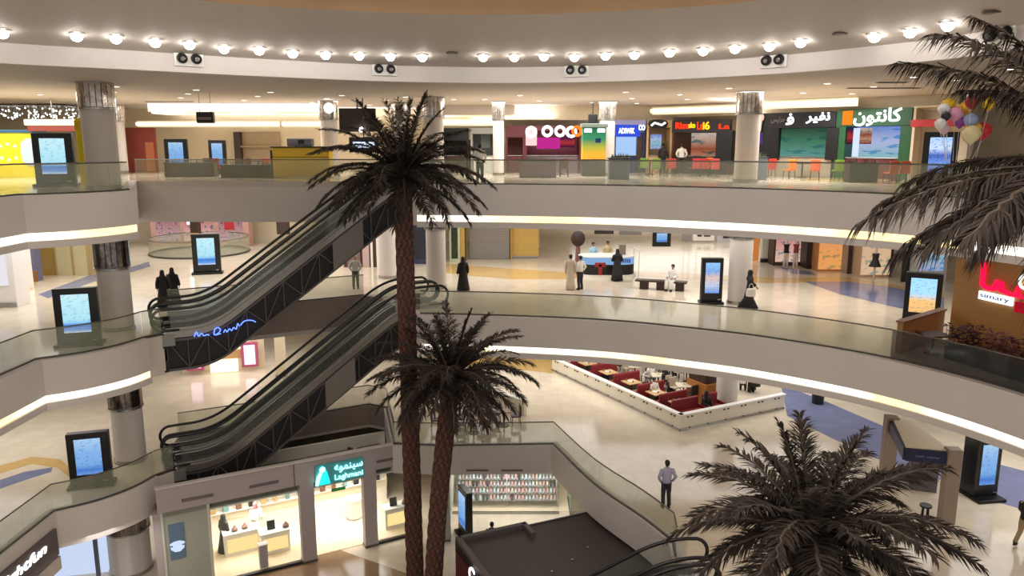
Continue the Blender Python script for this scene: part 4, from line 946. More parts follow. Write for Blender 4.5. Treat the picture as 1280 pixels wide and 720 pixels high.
# machine and speaker
x, y = P(741, 220, L4); t = thing('vending_machine', 'green machine shading to yellow beside the slim column', 'machine', (x, y, L4))
m = bpy.data.materials.new('green_yellow_wrap'); n = nt(m); o_ = n.nodes.new('ShaderNodeOutputMaterial'); b_ = n.nodes.new('ShaderNodeBsdfPrincipled'); n.links.new(b_.outputs[0], o_.inputs[0]); tc = n.nodes.new('ShaderNodeTexCoord'); sp = n.nodes.new('ShaderNodeSeparateXYZ'); rp = n.nodes.new('ShaderNodeValToRGB')
n.links.new(tc.outputs['Generated'], sp.inputs[0]); n.links.new(sp.outputs['Z'], rp.inputs['Fac']); n.links.new(rp.outputs[0], b_.inputs['Base Color']); el = rp.color_ramp.elements; el[0].position = .12; el[0].color = (*srgb((214, 160, 40)), 1); el[1].position = .62; el[1].color = (*srgb((30, 120, 84)), 1); e3 = el.new(.35); e3.color = (*srgb((160, 160, 50)), 1)
MB().box((0, 0, 1.75), (1.25, .9, 1.7), bev=.03).build('body', m, t); MB().box((0, 0, .45), (1.25, .9, .88), bev=.03).build('plinth', mat('dark_olive', (66, 62, 56), .5), t); MB().box((0, -.1, 2.68), (1.4, 1.1, .2), bev=.03).build('top_board', mat('grey_green_top', (110, 120, 110), .5), t)
for sx in (-.35, .35): MB().box((sx, -.5, 2.42), (.4, .06, .2), bev=.03).build('light', LW, t)
MB().box((.2, -.46, 1.9), (.28, .03, .22)).build('window', mat('dark_blue_window', (20, 40, 90), .2), t)
q = Q(741, 149, 44); t = thing('black_loudspeaker', 'black box hanging above the green and yellow machine', 'speaker', q); MB().box((0, 0, 0), (.5, .4, .55), bev=.04).build('case', BLACK, t); MB().tube([(0, 0, .25), (0, 0, 4 - q[2])], .03, 6).build('bracket', BLACKM, t)
# tables, chairs and planters of the food court
def chair_proto(m):
    t = thing('cafe_chair', 'x', 'chair'); MB().box((0, 0, .45), (.44, .44, .06), bev=.025).build('seat', m, t); MB().box((0, .21, .72), (.44, .06, .5), bev=.028).build('backrest', m, t)
    for sx in (-.18, .18):
        for sy in (-.18, .18): MB().tube([(sx, sy, .43), (sx * 1.15, sy * 1.15, 0)], .018, 6).build('leg', BLACKM, t)
    return t
CM = {'orange': mat('orange_seat', (226, 120, 30), .5), 'red': mat('red_seat', (170, 34, 30), .5), 'green': mat('green_seat', (110, 140, 50), .5), 'brown': mat('brown_seat', (92, 54, 36), .5), 'rust': mat('rust_seat', (206, 84, 40), .5)}
PRO = {}
def chair(c, px, py, z, rz, label, grp):
    x, y = P(px, py, z)
    if c not in PRO: o = PRO[c] = chair_proto(CM[c]); o.location = (x, y, z); o.rotation_euler = (0, 0, rz); o['label'] = label; o['group'] = grp
    else: o = dup(PRO[c], (x, y, z), rz, label, grp)
    return o
GR = 'food court chairs behind the glass'
for c, px, py, rz, lab in (('orange', 986, 224, 200, 'orange chair at the left side of the table before the black stall'), ('rust', 1018, 225, 160, 'rust chair at the right side of the table before the black stall'), ('orange', 1000, 219, 0, 'orange chair on the far side of the table before the black stall'),
        ('red', 962, 222, 190, 'red chair right of the grey planter by the thick column'), ('red', 838, 221, 180, 'red chair left of the white-shirted person'), ('red', 868, 221, 185, 'leftmost red chair of the group before the red stall'), ('red', 880, 221, 170, 'second red chair of the group before the red stall'), ('red', 892, 222, 180, 'rightmost red chair before the red stall'), ('orange', 889, 219, 20, 'orange chair behind the red chairs before the red stall'),
        ('green', 804, 220, 180, 'left green chair before the beige stall'), ('green', 820, 221, 170, 'right green chair before the beige stall'), ('green', 1046, 225, 180, 'green chair before the green stall'), ('rust', 1128, 229, 170, 'rust chair near the blue-wave totem'), ('rust', 1112, 229, 190, 'rust chair left of the chair near the blue-wave totem'),
        ('brown', 312, 219, 180, 'brown chair left of the yellow counter'), ('rust', 336, 220, 170, 'rust chair next to the yellow counter'), ('brown', 262, 220, 180, 'brown chair under the small far totem'), ('red', 274, 220, 160, 'red chair under the small far totem'), ('brown', 705, 221, 180, 'brown chair before the pink stall')):
    chair(c, px, py, L4, R(rz), lab, GR)
def table(label, x, y, z, w=.9, m=WOOD, grp=None, h=.74):
    t = thing('cafe_table', label, 'table', (x, y, z), 0, grp); MB().box((0, 0, h), (w, w, .05), bev=.015).build('tabletop', m, t); MB().tube([(0, 0, .03), (0, 0, h - .02)], .04, 8).build('pedestal', BLACKM, t); MB().disc((0, 0, 0), .26, .03, 18).build('foot', BLACKM, t); return t
for px, py, lab, m in ((1002, 222, 'dark table between the orange chairs before the black stall', DWOOD), (880, 219, 'table behind the red chairs before the red stall', DWOOD), (812, 218, 'table behind the green chairs before the beige stall', WOOD), (1120, 226, 'table between the rust chairs near the blue-wave totem', DWOOD), (324, 217, 'dark table left of the yellow counter', DWOOD), (268, 217, 'dark table under the small far totem', DWOOD), (700, 218, 'dark table before the pink stall', DWOOD)):
    table(lab, *P(px, py, L4), L4, m=m, grp='food court tables')
def planter(label, px, py, z, w, d, h, m, plants=False):
    x, y = P(px, py, z); t = thing('planter_box', label, 'planter', (x, y, z)); MB().box((0, 0, h / 2), (w, d, h), bev=.03).build('box', m, t); MB().box((0, 0, h + .02), (w + .06, d + .06, .06), bev=.015).build('rim', DARK, t)
    b = MB(); rr = random.Random(px)
    for k in range(40): a = rr.uniform(-w / 2, w / 2); c = rr.uniform(-d / 2, d / 2); b.tube([(a, c, h), (a + rr.uniform(-.12, .12), c, h + rr.uniform(.1, .3))], [.03, .005], 4, flat=.3)
    b.build('plants', mat('dull_green_leaf', (70, 82, 60), .6, var=.3), t)['kind'] = 'stuff'
GB = mat('blue_grey_box', (92, 98, 112), .5)
planter('blue grey planter box right of the slim column', 773, 224, L4, 1.0, .6, 1.0, GB); planter('blue grey planter box right of the thick column between red and black stalls', 945, 225, L4, .85, .6, 1.05, GB)
planter('long dark planter beneath the blue-screen totem before the red boards', 240, 221, L4, 2.6, .6, .7, DWOOD); planter('long dark planter left of the yellow counter', 312, 222, L4, 2.8, .5, .62, DWOOD); planter('black planter with striped front before the green stall', 1075, 228, L4, 1.3, .6, .8, BLACK); planter('grey planter before the pink stall', 672, 222, L4, 1.9, .5, .85, mat('purple_grey', (0, 0, 0)))
# balloons
q = Q(1212, 145, 21); BAL = [((-.72, -.2), (230, 226, 226), .15), ((-.5, .0), (40, 36, 44), .13), ((-.46, .18), (224, 220, 224), .16), ((-.25, .3), (222, 180, 40), .19), ((.02, .35), (150, 40, 44), .18), ((.1, .52), (236, 234, 234), .15), ((-.15, .05), (214, 150, 180), .2), ((.2, .2), (226, 170, 40), .2), ((.45, .3), (234, 196, 40), .17), ((.15, -.1), (150, 170, 214), .19), ((-.02, -.14), (140, 70, 150), .16), ((-.3, -.3), (226, 190, 200), .16), ((.1, -.45), (226, 210, 160), .24), ((.32, -.3), (230, 190, 60), .14), ((.6, -.36), (200, 40, 54), .24), ((.35, -.52), (190, 110, 50), .15)]
for i, ((a, b), c, r) in enumerate(BAL):
    cn = ['white', 'black', 'silvery white', 'yellow', 'dark red', 'bright white', 'pink', 'amber', 'lemon', 'pale blue', 'purple', 'pale pink', 'cream', 'gold', 'red', 'brown'][i]
    t = thing('balloon', '%s balloon in the bunch at top right before the red beam' % cn, 'balloon', (q[0] + a * 1.05, q[1] + (i % 4) * .2, q[2] + b * 1.05), 0, 'balloon bunch')
    MB().lathe([(.01, -1.15 * r), (.25 * r, -1.0 * r), (.75 * r, -.55 * r), (r, 0), (.95 * r, .35 * r), (.6 * r, .8 * r), (.01, r)], seg=14).build('skin', mat('balloon_' + cn.replace(' ', '_'), c, .2), t, smooth=True)
    MB().lathe([(.05, -1.25 * r), (.02, -1.13 * r)], seg=8).tube([(0, 0, -1.2 * r), (-a * 1.05 * .4, 0, -1.2 - b * .9)], .006, 4).build('knot_and_string', WHT, t)
planter('cream tub with gifts holding the balloon strings beside the blue-wave totem', 1218, 240, L4, .9, .7, 1.0, mat('tub_cream', (210, 196, 170), .5))
# ================================================================ middle floor (one below the top)
# back row seen under the top slab
def block(name, label, px0, px1, pyb, z, ztop, m, depth=1.0, cat='shop', parts=(), rz=None):
    """a shop-front unit standing at the sight lines px0..px1 on floor z, its foot at pyb"""
    a = P(px0, pyb, z); b = P(px1, pyb, z); w = math.hypot(b[0] - a[0], b[1] - a[1]); t = thing(name, label, cat, (a[0], a[1], z), math.atan2(b[1] - a[1], b[0] - a[0]))
    MB().box((w / 2, depth / 2, (ztop - z) / 2), (w, depth, ztop - z), bev=.01).build('front_wall', m, t)
    for nm, u0, u1, v0, v1, pm, y in parts:
        H = ztop - z; MB().box(((u0 + u1) / 2 * w, y, (v0 + v1) / 2 * H), ((u1 - u0) * w, .08, (v1 - v0) * H), bev=.01).build(nm, pm, t)
    return t
T3 = L4 - 1.56
ORG = screen('shop_orange', [(0, (230, 160, 90)), (.5, (226, 150, 92)), (1, (240, 200, 150))], 1.0, .5, 6); PKS = screen('shop_pink', [(0, (226, 190, 170)), (.4, (200, 130, 130)), (.7, (226, 170, 160)), (1, (240, 220, 210))], .95, .8, 8); BGS = screen('shop_beige', [(0, (222, 186, 150)), (.5, (214, 176, 140)), (1, (236, 214, 190))], .95, .6, 6)
block('shop', 'pink lit shop window with mannequins right of the white notice board', 966, 1006, 332, L3, T3, DWOOD, parts=(('window', .06, .96, .06, .98, PKS, -.03),))
block('dark_pillar', 'wide dark pillar left of the orange lit shop', 1007, 1021, 336, L3, T3, mat('dark_brown_pillar', (50, 32, 26), .5), cat='pillar', parts=(('plinth', -.02, 1.02, 0, .06, BLACK, -.03),))
block('shop', 'orange lit shop on the middle floor', 1021, 1060, 339, L3, T3, mat('orange_frame', (190, 130, 80), .5), parts=(('window', .03, .97, .03, .99, ORG, -.03),))
block('dark_pillar', 'dark and grey pillar right of the orange lit shop', 1058, 1074, 342, L3, T3, mat('grey_pillar', (150, 140, 132), .5), cat='pillar', parts=(('dark_strip', 0, .3, 0, 1, DWOOD, -.03), ('dark_door', .55, .85, .15, 1, BLACK, -.03)))
block('shop', 'beige lit shop window with a dark mannequin', 1074, 1113, 346, L3, T3, mat('beige_frame', (190, 160, 130), .5), parts=(('window', .03, .97, .03, .99, BGS, -.03), ('dark_post', .93, 1.0, 0, 1, DWOOD, -.08)))
block('notice_board', 'white notice board left of the pink shop window', 950, 965, 328, L3, T3, WHITE, .15, 'board', parts=(('panel', .08, .92, .08, .95, mat('pale_green_panel', (222, 222, 206), .5), -.03), ('foot_bar', 0, 1, 0, .06, DARK, -.05)))
block('banner', 'orange banner left of the white notice board', 935, 948, 326, L3, T3, glow('orange_banner', (226, 140, 70), .7), .12, 'banner', parts=(('dark_top', .1, .9, .8, 1, MAR, -.03),))
for i, px in enumerate((978, 990)):
    x, y = P(px, 333, L3); t = thing('mannequin', ['pale mannequin at left in the pink shop window', 'pale mannequin at right in the pink shop window'][i], 'mannequin', (x, y - .5, L3)); MB().loft([(-.1, 0, 0, .06, .06), (-.06, 0, .8, .09, .08), (0, 0, .95, .15, .11), (0, 0, 1.15, .12, .09), (0, 0, 1.4, .17, .1), (0, 0, 1.5, .05, .05), (0, 0, 1.56, .08, .09), (0, 0, 1.75, .06, .07)], 12).tube([(.1, 0, 0), (.07, 0, .85)], [.06, .09]).build('figure', mat('mannequin_white', (230, 214, 200), .4), t, smooth=True)
    MB().loft([(0, 0, .9, .17, .13), (0, 0, 1.2, .14, .11), (0, 0, 1.43, .19, .12)], 12).build('garment', mat('red_brown_cloth', (150, 60, 50), .6) if i else BLK, t)
x, y = P(1087, 347, L3); t = thing('mannequin', 'dark dressed mannequin in the beige shop window', 'mannequin', (x, y - .5, L3)); MB().loft([(0, 0, 0, .05, .05), (0, 0, .7, .06, .06), (0, 0, .9, .15, .11), (0, 0, 1.4, .17, .1), (0, 0, 1.5, .05, .05), (0, 0, 1.6, .08, .09), (0, 0, 1.75, .06, .07)], 12).build('figure', mat('mannequin_white', (0, 0, 0)), t, smooth=True); MB().loft([(0, 0, .7, .34, .26), (0, 0, 1.1, .16, .12), (0, 0, 1.43, .2, .13)], 12).build('garment', mat('charcoal_cloth', (44, 44, 44), .6), t)
# middle part
SHUT = mat('grey_shutter', (150, 146, 142), .4, .3)
s = block('roller_shutter', 'closed grey roller shutter behind the woman in black', 587, 637, 324, L3, T3, SHUT, .3, 'shutter'); m_ = MB()
for k in range(26): m_.box((1.32, -.02, .08 + k * .15), (2.5, .03, .11), bev=.01)
m_.build('slats', SHUT, s)
block('gold_wall', 'gold textured wall panel right of the closed shutter', 640, 673, 323, L3, T3, mat('gold_panel', (206, 172, 92), .5, var=.12, vscale=8), .3, 'wall panel', parts=(('base_rail', 0, 1, 0, .04, STEEL, -.02),))
block('gold_post', 'gold post left of the closed shutter', 575, 583, 326, L3, T3, mat('gold_panel', (0, 0, 0)), .4, 'post', parts=(('corner_trim', .8, 1, 0, 1, DWOOD, -.02),)); block('gold_post', 'narrow gold post right of the closed shutter', 637, 640, 324, L3, T3, GOLD, .4, 'post', parts=(('corner_trim', .0, .3, 0, 1, DWOOD, -.02),))
block('green_window', 'narrow dark green window left of the gold post', 562, 575, 327, L3, T3, mat('pale_green_frame', (196, 204, 176), .5), .3, 'window', parts=(('pane', .2, .8, .05, .9, mat('dark_green_pane', (40, 54, 36), .15), -.02),))
block('shop', 'dark blue shop front right of the tall palm trunk', 516, 541, 330, L3, T3, mat('navy_front', (50, 54, 84), .5), parts=(('window', .1, .8, .1, .7, mat('dark_glass', (40, 42, 56), .15), -.03), ('white_mark', .35, .5, .6, .75, LW, -.06), ('red_post', -.25, -.05, 0, 1, mat('dark_red_post', (120, 36, 40), .5), -.1)))
block('shop', 'dark maroon shop front left of the tall palm trunk, far behind the upper escalators', 430, 476, 334, L3, T3, mat('maroon_front', (84, 46, 44), .5), parts=(('window', .1, .45, .0, .7, mat('dim_window', (120, 96, 90), .3), -.03), ('pale_panel', .52, .7, .0, .55, mat('pale_panel', (190, 164, 160), .5), -.03), ('white_post', .74, .8, 0, 1, WHITE, -.05), ('white_post', .9, .97, 0, 1, WHITE, -.05)))
block('shop', 'pink lit shop behind the oval opening on the middle floor', 190, 312, 308, L3, T3, mat('dusty_pink_front', (204, 160, 148), .5), parts=(('window', .06, .3, .1, .9, screen('shop_rose', [(0, (214, 176, 172)), (.5, (186, 120, 124)), (1, (226, 200, 196))], .8, .9, 14), -.03), ('window', .34, .64, .1, .9, PKS, -.03), ('window', .7, .94, .1, .9, screen('shop_rose', [], 1), -.03), ('white_panel', .38, .5, .4, .8, LW, -.07), ('red_panel', .76, .86, .3, .7, mat('red_panel', (196, 50, 60), .5), -.07)))
block('brown_pillar', 'brown pillar above the oval opening behind the pale totem', 240, 250, 318, L3, T3, DWOOD, .5, 'pillar', parts=(('band', -.05, 1.05, .3, .36, GOLD, -.03),))
q = Q(354, 285, 46); t = thing('hanging_sign', 'dark brown box hanging behind the upper escalators', 'sign', q); MB().box((0, 0, 0), (.75, .2, .75), bev=.02).build('case', mat('dark_brown_pillar', (0, 0, 0)), t); MB().tube([(0, 0, .3), (0, 0, T3 - q[2])], .03, 6).build('hanger', BLACKM, t)
# far left shops
block('shop', 'white shop front at the left edge of the middle floor', -30, 22, 384, L3, T3, mat('milk_white', (240, 236, 236), .35), parts=(('pale_window', .1, .85, .25, .9, glow('milk_window', (244, 242, 246), .9), -.03), ('grey_base', 0, 1, 0, .05, STEEL, -.04)))
block('blue_pillar', 'blue grey pillar beside the white shop front at left', 35, 46, 352, L3, T3, mat('blue_grey_pillar', (104, 104, 132), .5), .6, 'pillar', parts=(('wood_foot', 0, 1.2, 0, .15, WOOD, -.04),)); block('white_pillar', 'white pillar between the white shop front and the blue grey pillar', 22, 34, 362, L3, T3, WHITE, .6, 'pillar', parts=(('dark_door_slot', .2, .5, .1, .45, mat('dull_slot', (130, 128, 130), .5), -.03),))
block('shop', 'gold and glass shop front left of the thick column on the middle floor', 52, 112, 344, L3, T3, mat('ochre_front', (176, 152, 100), .5), parts=(('window', .04, .3, .0, .95, mat('ochre_glass', (150, 120, 60), .15), -.03), ('window', .36, .66, .0, .95, mat('olive_glass', (190, 180, 140), .15), -.03), ('window', .72, .98, .0, .95, mat('olive_glass', (0, 0, 0)), -.03)))
# counter stand with lit display
x, y = P(760, 347, L3); t = thing('counter_stand', 'round-ended counter stand with lit blue and black front, shoppers around it', 'counter', (x, y + .8, L3))
def stadium(w, d, n=10): return [(w / 2 - d / 2 + d / 2 * math.cos(R(-90 + 180 * i / n)), d / 2 * math.sin(R(-90 + 180 * i / n))) for i in range(n + 1)] + [(-w / 2 + d / 2 + d / 2 * math.cos(R(90 + 180 * i / n)), d / 2 * math.sin(R(90 + 180 * i / n))) for i in range(n + 1)]
MB().prism(stadium(3.3, 1.8), 0, .14).build('white_plinth', WHITE, t); MB().prism(stadium(3.1, 1.6), .14, .72).build('black_front', BLACK, t); MB().prism(stadium(3.12, 1.62), .72, 1.12).build('glass_case', glow('display_blue', (140, 180, 226), .9), t); MB().prism(stadium(3.2, 1.7), 1.12, 1.17).build('counter_top', WHITE, t)
MB().box((-.45, -.83, .72), (.6, .06, .26), bev=.04).box((-.45, -.83, .42), (.22, .06, .7), bev=.04).build('red_ornament', mat('red_ornament', (150, 30, 40), .4), t)
for k in range(5): MB().box((.7 + k * .12, -.84, .95), (.09, .04, .22), bev=.01).build('display_card', mat('card_blue', (60, 90, 170), .4), t)
b = MB().box((.9, .2, 1.45), (.36, .3, .56), bev=.02).build('till_screen', mat('till_grey', (120, 110, 100), .4), t)
MB().tube([(1.75, -.5, 0), (1.75, -.5, 1.5)], .03, 8).tube([(1.75, -.5, 1.5), (1.6, .5, 1.5)], .03, 8).tube([(1.6, .5, 1.5), (1.6, .5, 0)], .03, 8).build('white_frame', WHITE, t)
q = P(722, 340, L3); t = thing('plant_stand', 'dark round-headed stand with reddish stem left of the counter stand', 'stand', (q[0], q[1], L3)); MB().tube([(0, 0, 0), (0, 0, 1.6)], [.2, .12], 10).build('stem', mat('reddish_brown', (120, 84, 74), .6), t); MB().ball((0, 0, 1.95), .42, seg=14, sc=(1, 1, 1.1)).build('head', mat('dark_brown_head', (44, 28, 24), .7), t, smooth=True)
for i, (px0, px1, py, lab) in enumerate(((743, 767, 290, 'dark lettered sign board under the slab, left one above the counter stand'), (774, 802, 291, 'grey sign board under the slab right of the dark lettered one'))):
    a = Q(px0, py, 60); b = Q(px1, py, 60); t = thing('hanging_board', lab, 'sign', ((a[0] + b[0]) / 2, 60, a[2])); MB().box((0, 0, 0), (b[0] - a[0], .15, .32), bev=.02).build('board', mat('dark_board', (70, 62, 58), .5) if i == 0 else SHUT, t)
    for sx in (-.5, .5): MB().tube([(sx, 0, .1), (sx, 0, T3 - a[2])], .02, 6).build('hanger', STEEL, t)
for i, (px0, px1, py, m, lab) in enumerate(((853, 864, 295, SHUT, 'small grey sign at the far wall above the free totem'), (866, 893, 295, WHITE, 'white sign board at the far wall above the free totem'), (896, 933, 297, mat('bluish_board', (190, 186, 190), .5), 'pale sign board with dark marks right of the white sign board'))):
    a = Q(px0, py, 58); b = Q(px1, py, 58); t = thing('hanging_board', lab, 'sign', ((a[0] + b[0]) / 2, 58, a[2])); w = b[0] - a[0]; MB().box((0, 0, 0), (w, .15, .7), bev=.02).build('board', m, t)
    if i: MB().box((-.2 * w, -.1, .05), (w * .2, .03, .16)).box((.15 * w, -.1, .05), (w * .3, .03, .16)).build('dark_marks', DARK, t)
    for sx in (-.3, .3): MB().tube([(sx * w, 0, .3), (sx * w, 0, max(.4, T3 - a[2]))], .02, 6).build('hanger', STEEL, t)
q = Q(827, 299, 44); t = thing('hanging_screen', 'black framed screen hanging beyond the bench', 'screen', q); MB().box((0, 0, 0), (1.05, .15, .85), bev=.03).build('frame', BLACK, t); MB().box((0, -.08, .1), (.6, .02, .5)).build('picture', SCR2, t); MB().tube([(0, 0, .3), (0, 0, max(.5, T3 - q[2]))], .03, 6).build('pole', BLACKM, t)
# bench with a seated man
x, y = P(826, 362, L3); bz = R(-18); t = thing('bench', 'long dark wooden bench on three block feet', 'bench', (x, y, L3), bz); MB().box((0, 0, .44), (2.6, .55, .09), bev=.02).build('seat', DWOOD, t)
for sx in (-.85, .0, .95): MB().box((sx, 0, .2), (.42, .45, .4), bev=.02).build('block_foot', mat('dark_brown_pillar', (0, 0, 0)), t)
person('man in white robe seated on the dark bench', x + .55, y - .12, L3, R(-35), WHT, BLK, SIT, kind='robe', h=1.0)
# gold terrace with red sign at right
g0 = P(1115, 443, L3); 
def loc_wall(name, label, a, b, z0, h, m, cat, th=.2, cap=None):
    d = Vector((b[0] - a[0], b[1] - a[1])); t = thing(name, label, cat, (a[0], a[1], z0), math.atan2(d.y, d.x)); MB().box((d.length / 2, th / 2, h / 2), (d.length, th, h), bev=.01).build('panel', m, t)
    if cap: MB().box((d.length / 2, th / 2, h + .03), (d.length + .06, th + .1, .07), bev=.01).build('coping', cap, t)
    return t, d.length
gw0 = (16.55, 28.3); gw1 = (19.0, 18.8)
loc_wall('terrace_wall', 'low brown terrace wall beside the smoked balustrade', (13.75, 26.3), (16.4, 28.4), L3, 1.12, mat('tan_board', (172, 124, 74), .5, var=.05), 'low wall', cap=WOOD)
t, gl = loc_wall('gold_wall', 'tall gold brown wall carrying the red sign at right', gw0, gw1, L3, 3.95, mat('gold_brown_wall', (190, 140, 78), .5, var=.06), 'wall front', cap=GOLD)
RED = glow('sign_red', (255, 20, 70), 1.5)
s0, zz = VP(1228, 358, gw0, gw1); s1, z1 = VP(1279, 370, gw0, gw1)
sg = thing('lit_sign', 'red script sign with a white strip below on the gold wall', 'sign', (gw0[0] + (gw1[0] - gw0[0]) * s0 / gl, gw0[1] + (gw1[1] - gw0[1]) * s0 / gl, zz), math.atan2(gw1[1] - gw0[1], gw1[0] - gw0[0]))
W_ = s1 - s0; U = W_ / 50.0; mb = MB()
def rs(pts, r=.085): mb.tube([(a * U, -.09, b * U) for a, b in pts], r, 8)
rs([(1, 26), (2, 2), (8, 0), (16, 0), (20, 9), (25, 8), (28, 0), (36, -1), (44, -1), (46, 8)]); rs([(16, 0), (22, 3), (28, 0)]); rs([(44, -1), (60, -2), (62, 8)]); rs([(60, -2), (90, -2), (92, 9)])
mb.build('red_letters', RED, sg, smooth=True)
MB().tube([(52 * U + 5.5 * U * math.cos(a), -.09, 14 * U + 6.5 * U * math.sin(a)) for a in [2 * math.pi * i / 16 for i in range(17)]], .05, 6, cap=False).build('white_ring', LW, sg, smooth=True)
MB().box((20 * U, -.07, -9 * U), (42 * U, .08, 9 * U), bev=.02).build('white_strip', glow('strip_white', (225, 235, 255), 2.2), sg); text('simary', .3, mat('strip_print', (150, 160, 190), .5), sg, 'strip_lettering', (20 * U, -.125, -9 * U), width=36 * U, height=6 * U)
MB().box((70 * U, -.07, -13 * U), (52 * U, .08, 11 * U), bev=.02).build('red_strip', glow('deep_red_strip', (190, 16, 40), .8), sg)
LEAFD = mat('dark_red_leaf', (58, 30, 32), .6, var=.5, vscale=6)
for i in range(4):
    u = (i + .5) / 4; x = 15.2 + (16.9 - 15.2) * u; y = 25.9 + (20.5 - 25.9) * u; t = thing('planter_box', '%s dark planter with reddish plants along the terrace glass' % ['farthest', 'second farthest', 'third', 'nearest'][i], 'planter', (x, y, L3), math.atan2(-5.4, 1.7), 'terrace planters')
    MB().box((0, 0, .22), (1.3, .5, .44), bev=.02).build('box', DARK, t); b = MB(); rr = random.Random(40 + i)
    for k in range(330):
        a, c, d, hh = rr.uniform(-.66, .66), rr.uniform(-.28, .28), rr.uniform(0, 6.3), rr.uniform(.05, .85); p = Vector((a + .1 * math.cos(d), c + .1 * math.sin(d), .44 + hh)); e = Vector((math.cos(d), math.sin(d), rr.uniform(-.4, .5))) * .2; f = e.cross(Vector((0, 0, 1))).normalized() * .07
        b.add([p, p + e * .5 + f, p + e, p + e * .5 - f], [(0, 1, 2, 3)], 0)
        if k % 5 == 0: b.tube([(a, c, .4), tuple(p)], .008, 4)
    b.build('foliage', LEAFD if i % 2 == 0 else mat('wine_leaf', (122, 72, 72), .6, var=.5, vscale=6), t)
x, y = P(1140, 440, L3); table('dark table just inside the smoked balustrade', x + .6, y - .2, L3, .9, DWOOD, h=.7); 
q = P(1238, 363, L3)
block('lit_screen_wall', 'bluish bright poster wall behind the palm fronds at right', 1132, 1182, 352, L3, T3, mat('pale_wall_face', (214, 210, 206), .4), .4, 'poster wall', parts=(('poster', .3, .9, .15, .8, MEN3, -.03), ('dark_post', -.15, .03, 0, 1, BLACK, -.1)))
# speaker box on the fascia
k = next(i for i, p in enumerate(ARC) if p[0] > 12.7); a, b = ARC[k - 1], ARC[k]; q = Q(1115, 482, 24.6)
best = min(range(len(ARC) - 1), key=lambda i: abs(math.atan2(ARC[i][0], ARC[i][1]) - math.atan2(q[0], q[1]))); a, b = ARC[best], ARC[best + 1]; an = math.atan2(b[1] - a[1], b[0] - a[0])
t = thing('fascia_vent', 'dark framed panel with three square openings on the curved fascia at right', 'vent', (a[0] + math.sin(an) * .06, a[1] - math.cos(an) * .06, Q(1115, 482, a[1])[2]), an); MB().box((0, 0, 0), (.82, .05, .3), bev=.01).build('frame', mat('vent_grey', (98, 90, 84), .5), t)
for sx in (-.25, 0, .25): MB().box((sx, -.03, 0), (.16, .03, .17), bev=.01).build('opening', mat('vent_pale', (168, 156, 146), .5), t)
# ================================================================ lower floor: cafe
ca = P(690, 463, L2); cb = P(850, 539, L2); cc = P(980, 511, L2)
CW = mat('cafe_white_wall', (232, 224, 208), .4); CT = mat('cafe_white_top', (248, 246, 240), .3)
def cafe_wall(name, label, a, b, h=.72):
    d = Vector((b[0] - a[0], b[1] - a[1])); L = d.length; t = thing(name, label, 'low wall', (a[0], a[1], L2), math.atan2(d.y, d.x))
    MB().box((L / 2, .09, h / 2), (L, .18, h), bev=.01).build('panel', CW, t); MB().box((L / 2, .09, h + .03), (L + .1, .28, .07), bev=.02).build('white_top', CT, t); MB().box((L / 2, .06, .05), (L, .2, .1)).build('skirting', STEEL, t)
    m_ = MB(); n = int(L / .95)
    for k in range(n):
        for dx in (-.12, .12): m_.box(((k + .5) * L / n + dx, -.02, h - .1), (.09, .05, .06), bev=.01)
    for k in range(n): m_.box(((k + .5) * L / n, -.02, .1), (.09, .05, .05), bev=.01)
    m_.build('dark_fixings', DARK, t); return t
cafe_wall('cafe_wall', 'long white low wall along the left side of the cafe', ca, cb); cafe_wall('cafe_wall', 'white low wall along the front right side of the cafe', cb, cc)
du = Vector((cb[0] - ca[0], cb[1] - ca[1])); CL = du.length; du.normalize(); dv = Vector((-du.y, du.x))      # du along the long wall, dv into the cafe
ca_ = math.atan2(du.y, du.x)
def cf(u, v): return (ca[0] + du.x * u + dv.x * v, ca[1] + du.y * u + dv.y * v)
REDV = mat('red_velvet', (128, 24, 32), .6, var=.15)
REDL = mat('red_seat_brown', (150, 52, 38), .6, var=.15)
def sofa(label, u, v, rz, w=1.7):
    x, y = cf(u, v); t = thing('sofa_bench', label, 'sofa', (x, y, L2), rz, 'cafe sofas')
    MB().box((0, 0, .22), (w, .62, .4), bev=.04).build('base', DWOOD, t); MB().box((0, -.03, .46), (w, .62, .14), bev=.05).build('seat_cushion', REDL, t); MB().box((0, .33, .72), (w, .16, .72), bev=.06).build('backrest', REDV, t)
    for sx in (-1, 1): MB().box((sx * (w / 2 + .03), 0, .4), (.1, .7, .55), bev=.04).build('arm', REDV, t)
    return t
us = [.9, 2.9, 4.9, 6.9, 8.6]
for i, u in enumerate(us):
    sofa('%s red sofa from the far end along the long cafe wall' % ORD[i], u, 1.35, ca_ + R(180 - 90 + 180))
    x, y = cf(u + .95, 1.2); tt = table('%s light table from the far end along the long cafe wall' % ORD[i], x, y, L2, .8, mat('light_wood', (206, 170, 120), .4), 'cafe tables by the long wall'); tt.rotation_euler = (0, 0, ca_)
    x2, y2 = cf(u + .9, 1.15); c = thing('tray_set', 'dishes on the %s table from the far end of the cafe' % ORD[i], 'dishes', (x2, y2, L2 + .766)); MB().disc((0, 0, 0), .14, .02, 14).disc((.2, .1, 0), .1, .02, 12).build('plates', WHITE, c); MB().lathe([(.03, 0), (.04, .1)], (-.18, .12, 0), 10).lathe([(.03, 0), (.04, .1)], (.12, -.2, 0), 10).build('cups', mat('amber_cup', (150, 90, 50), .3), c)
for i, (v, sw_) in enumerate(((.7, 1.6), (2.25, .95))):
    sofa('%s red sofa facing the front right cafe wall' % ['left', 'right'][i], CL - .75, v + .5, ca_ + R(90), sw_)
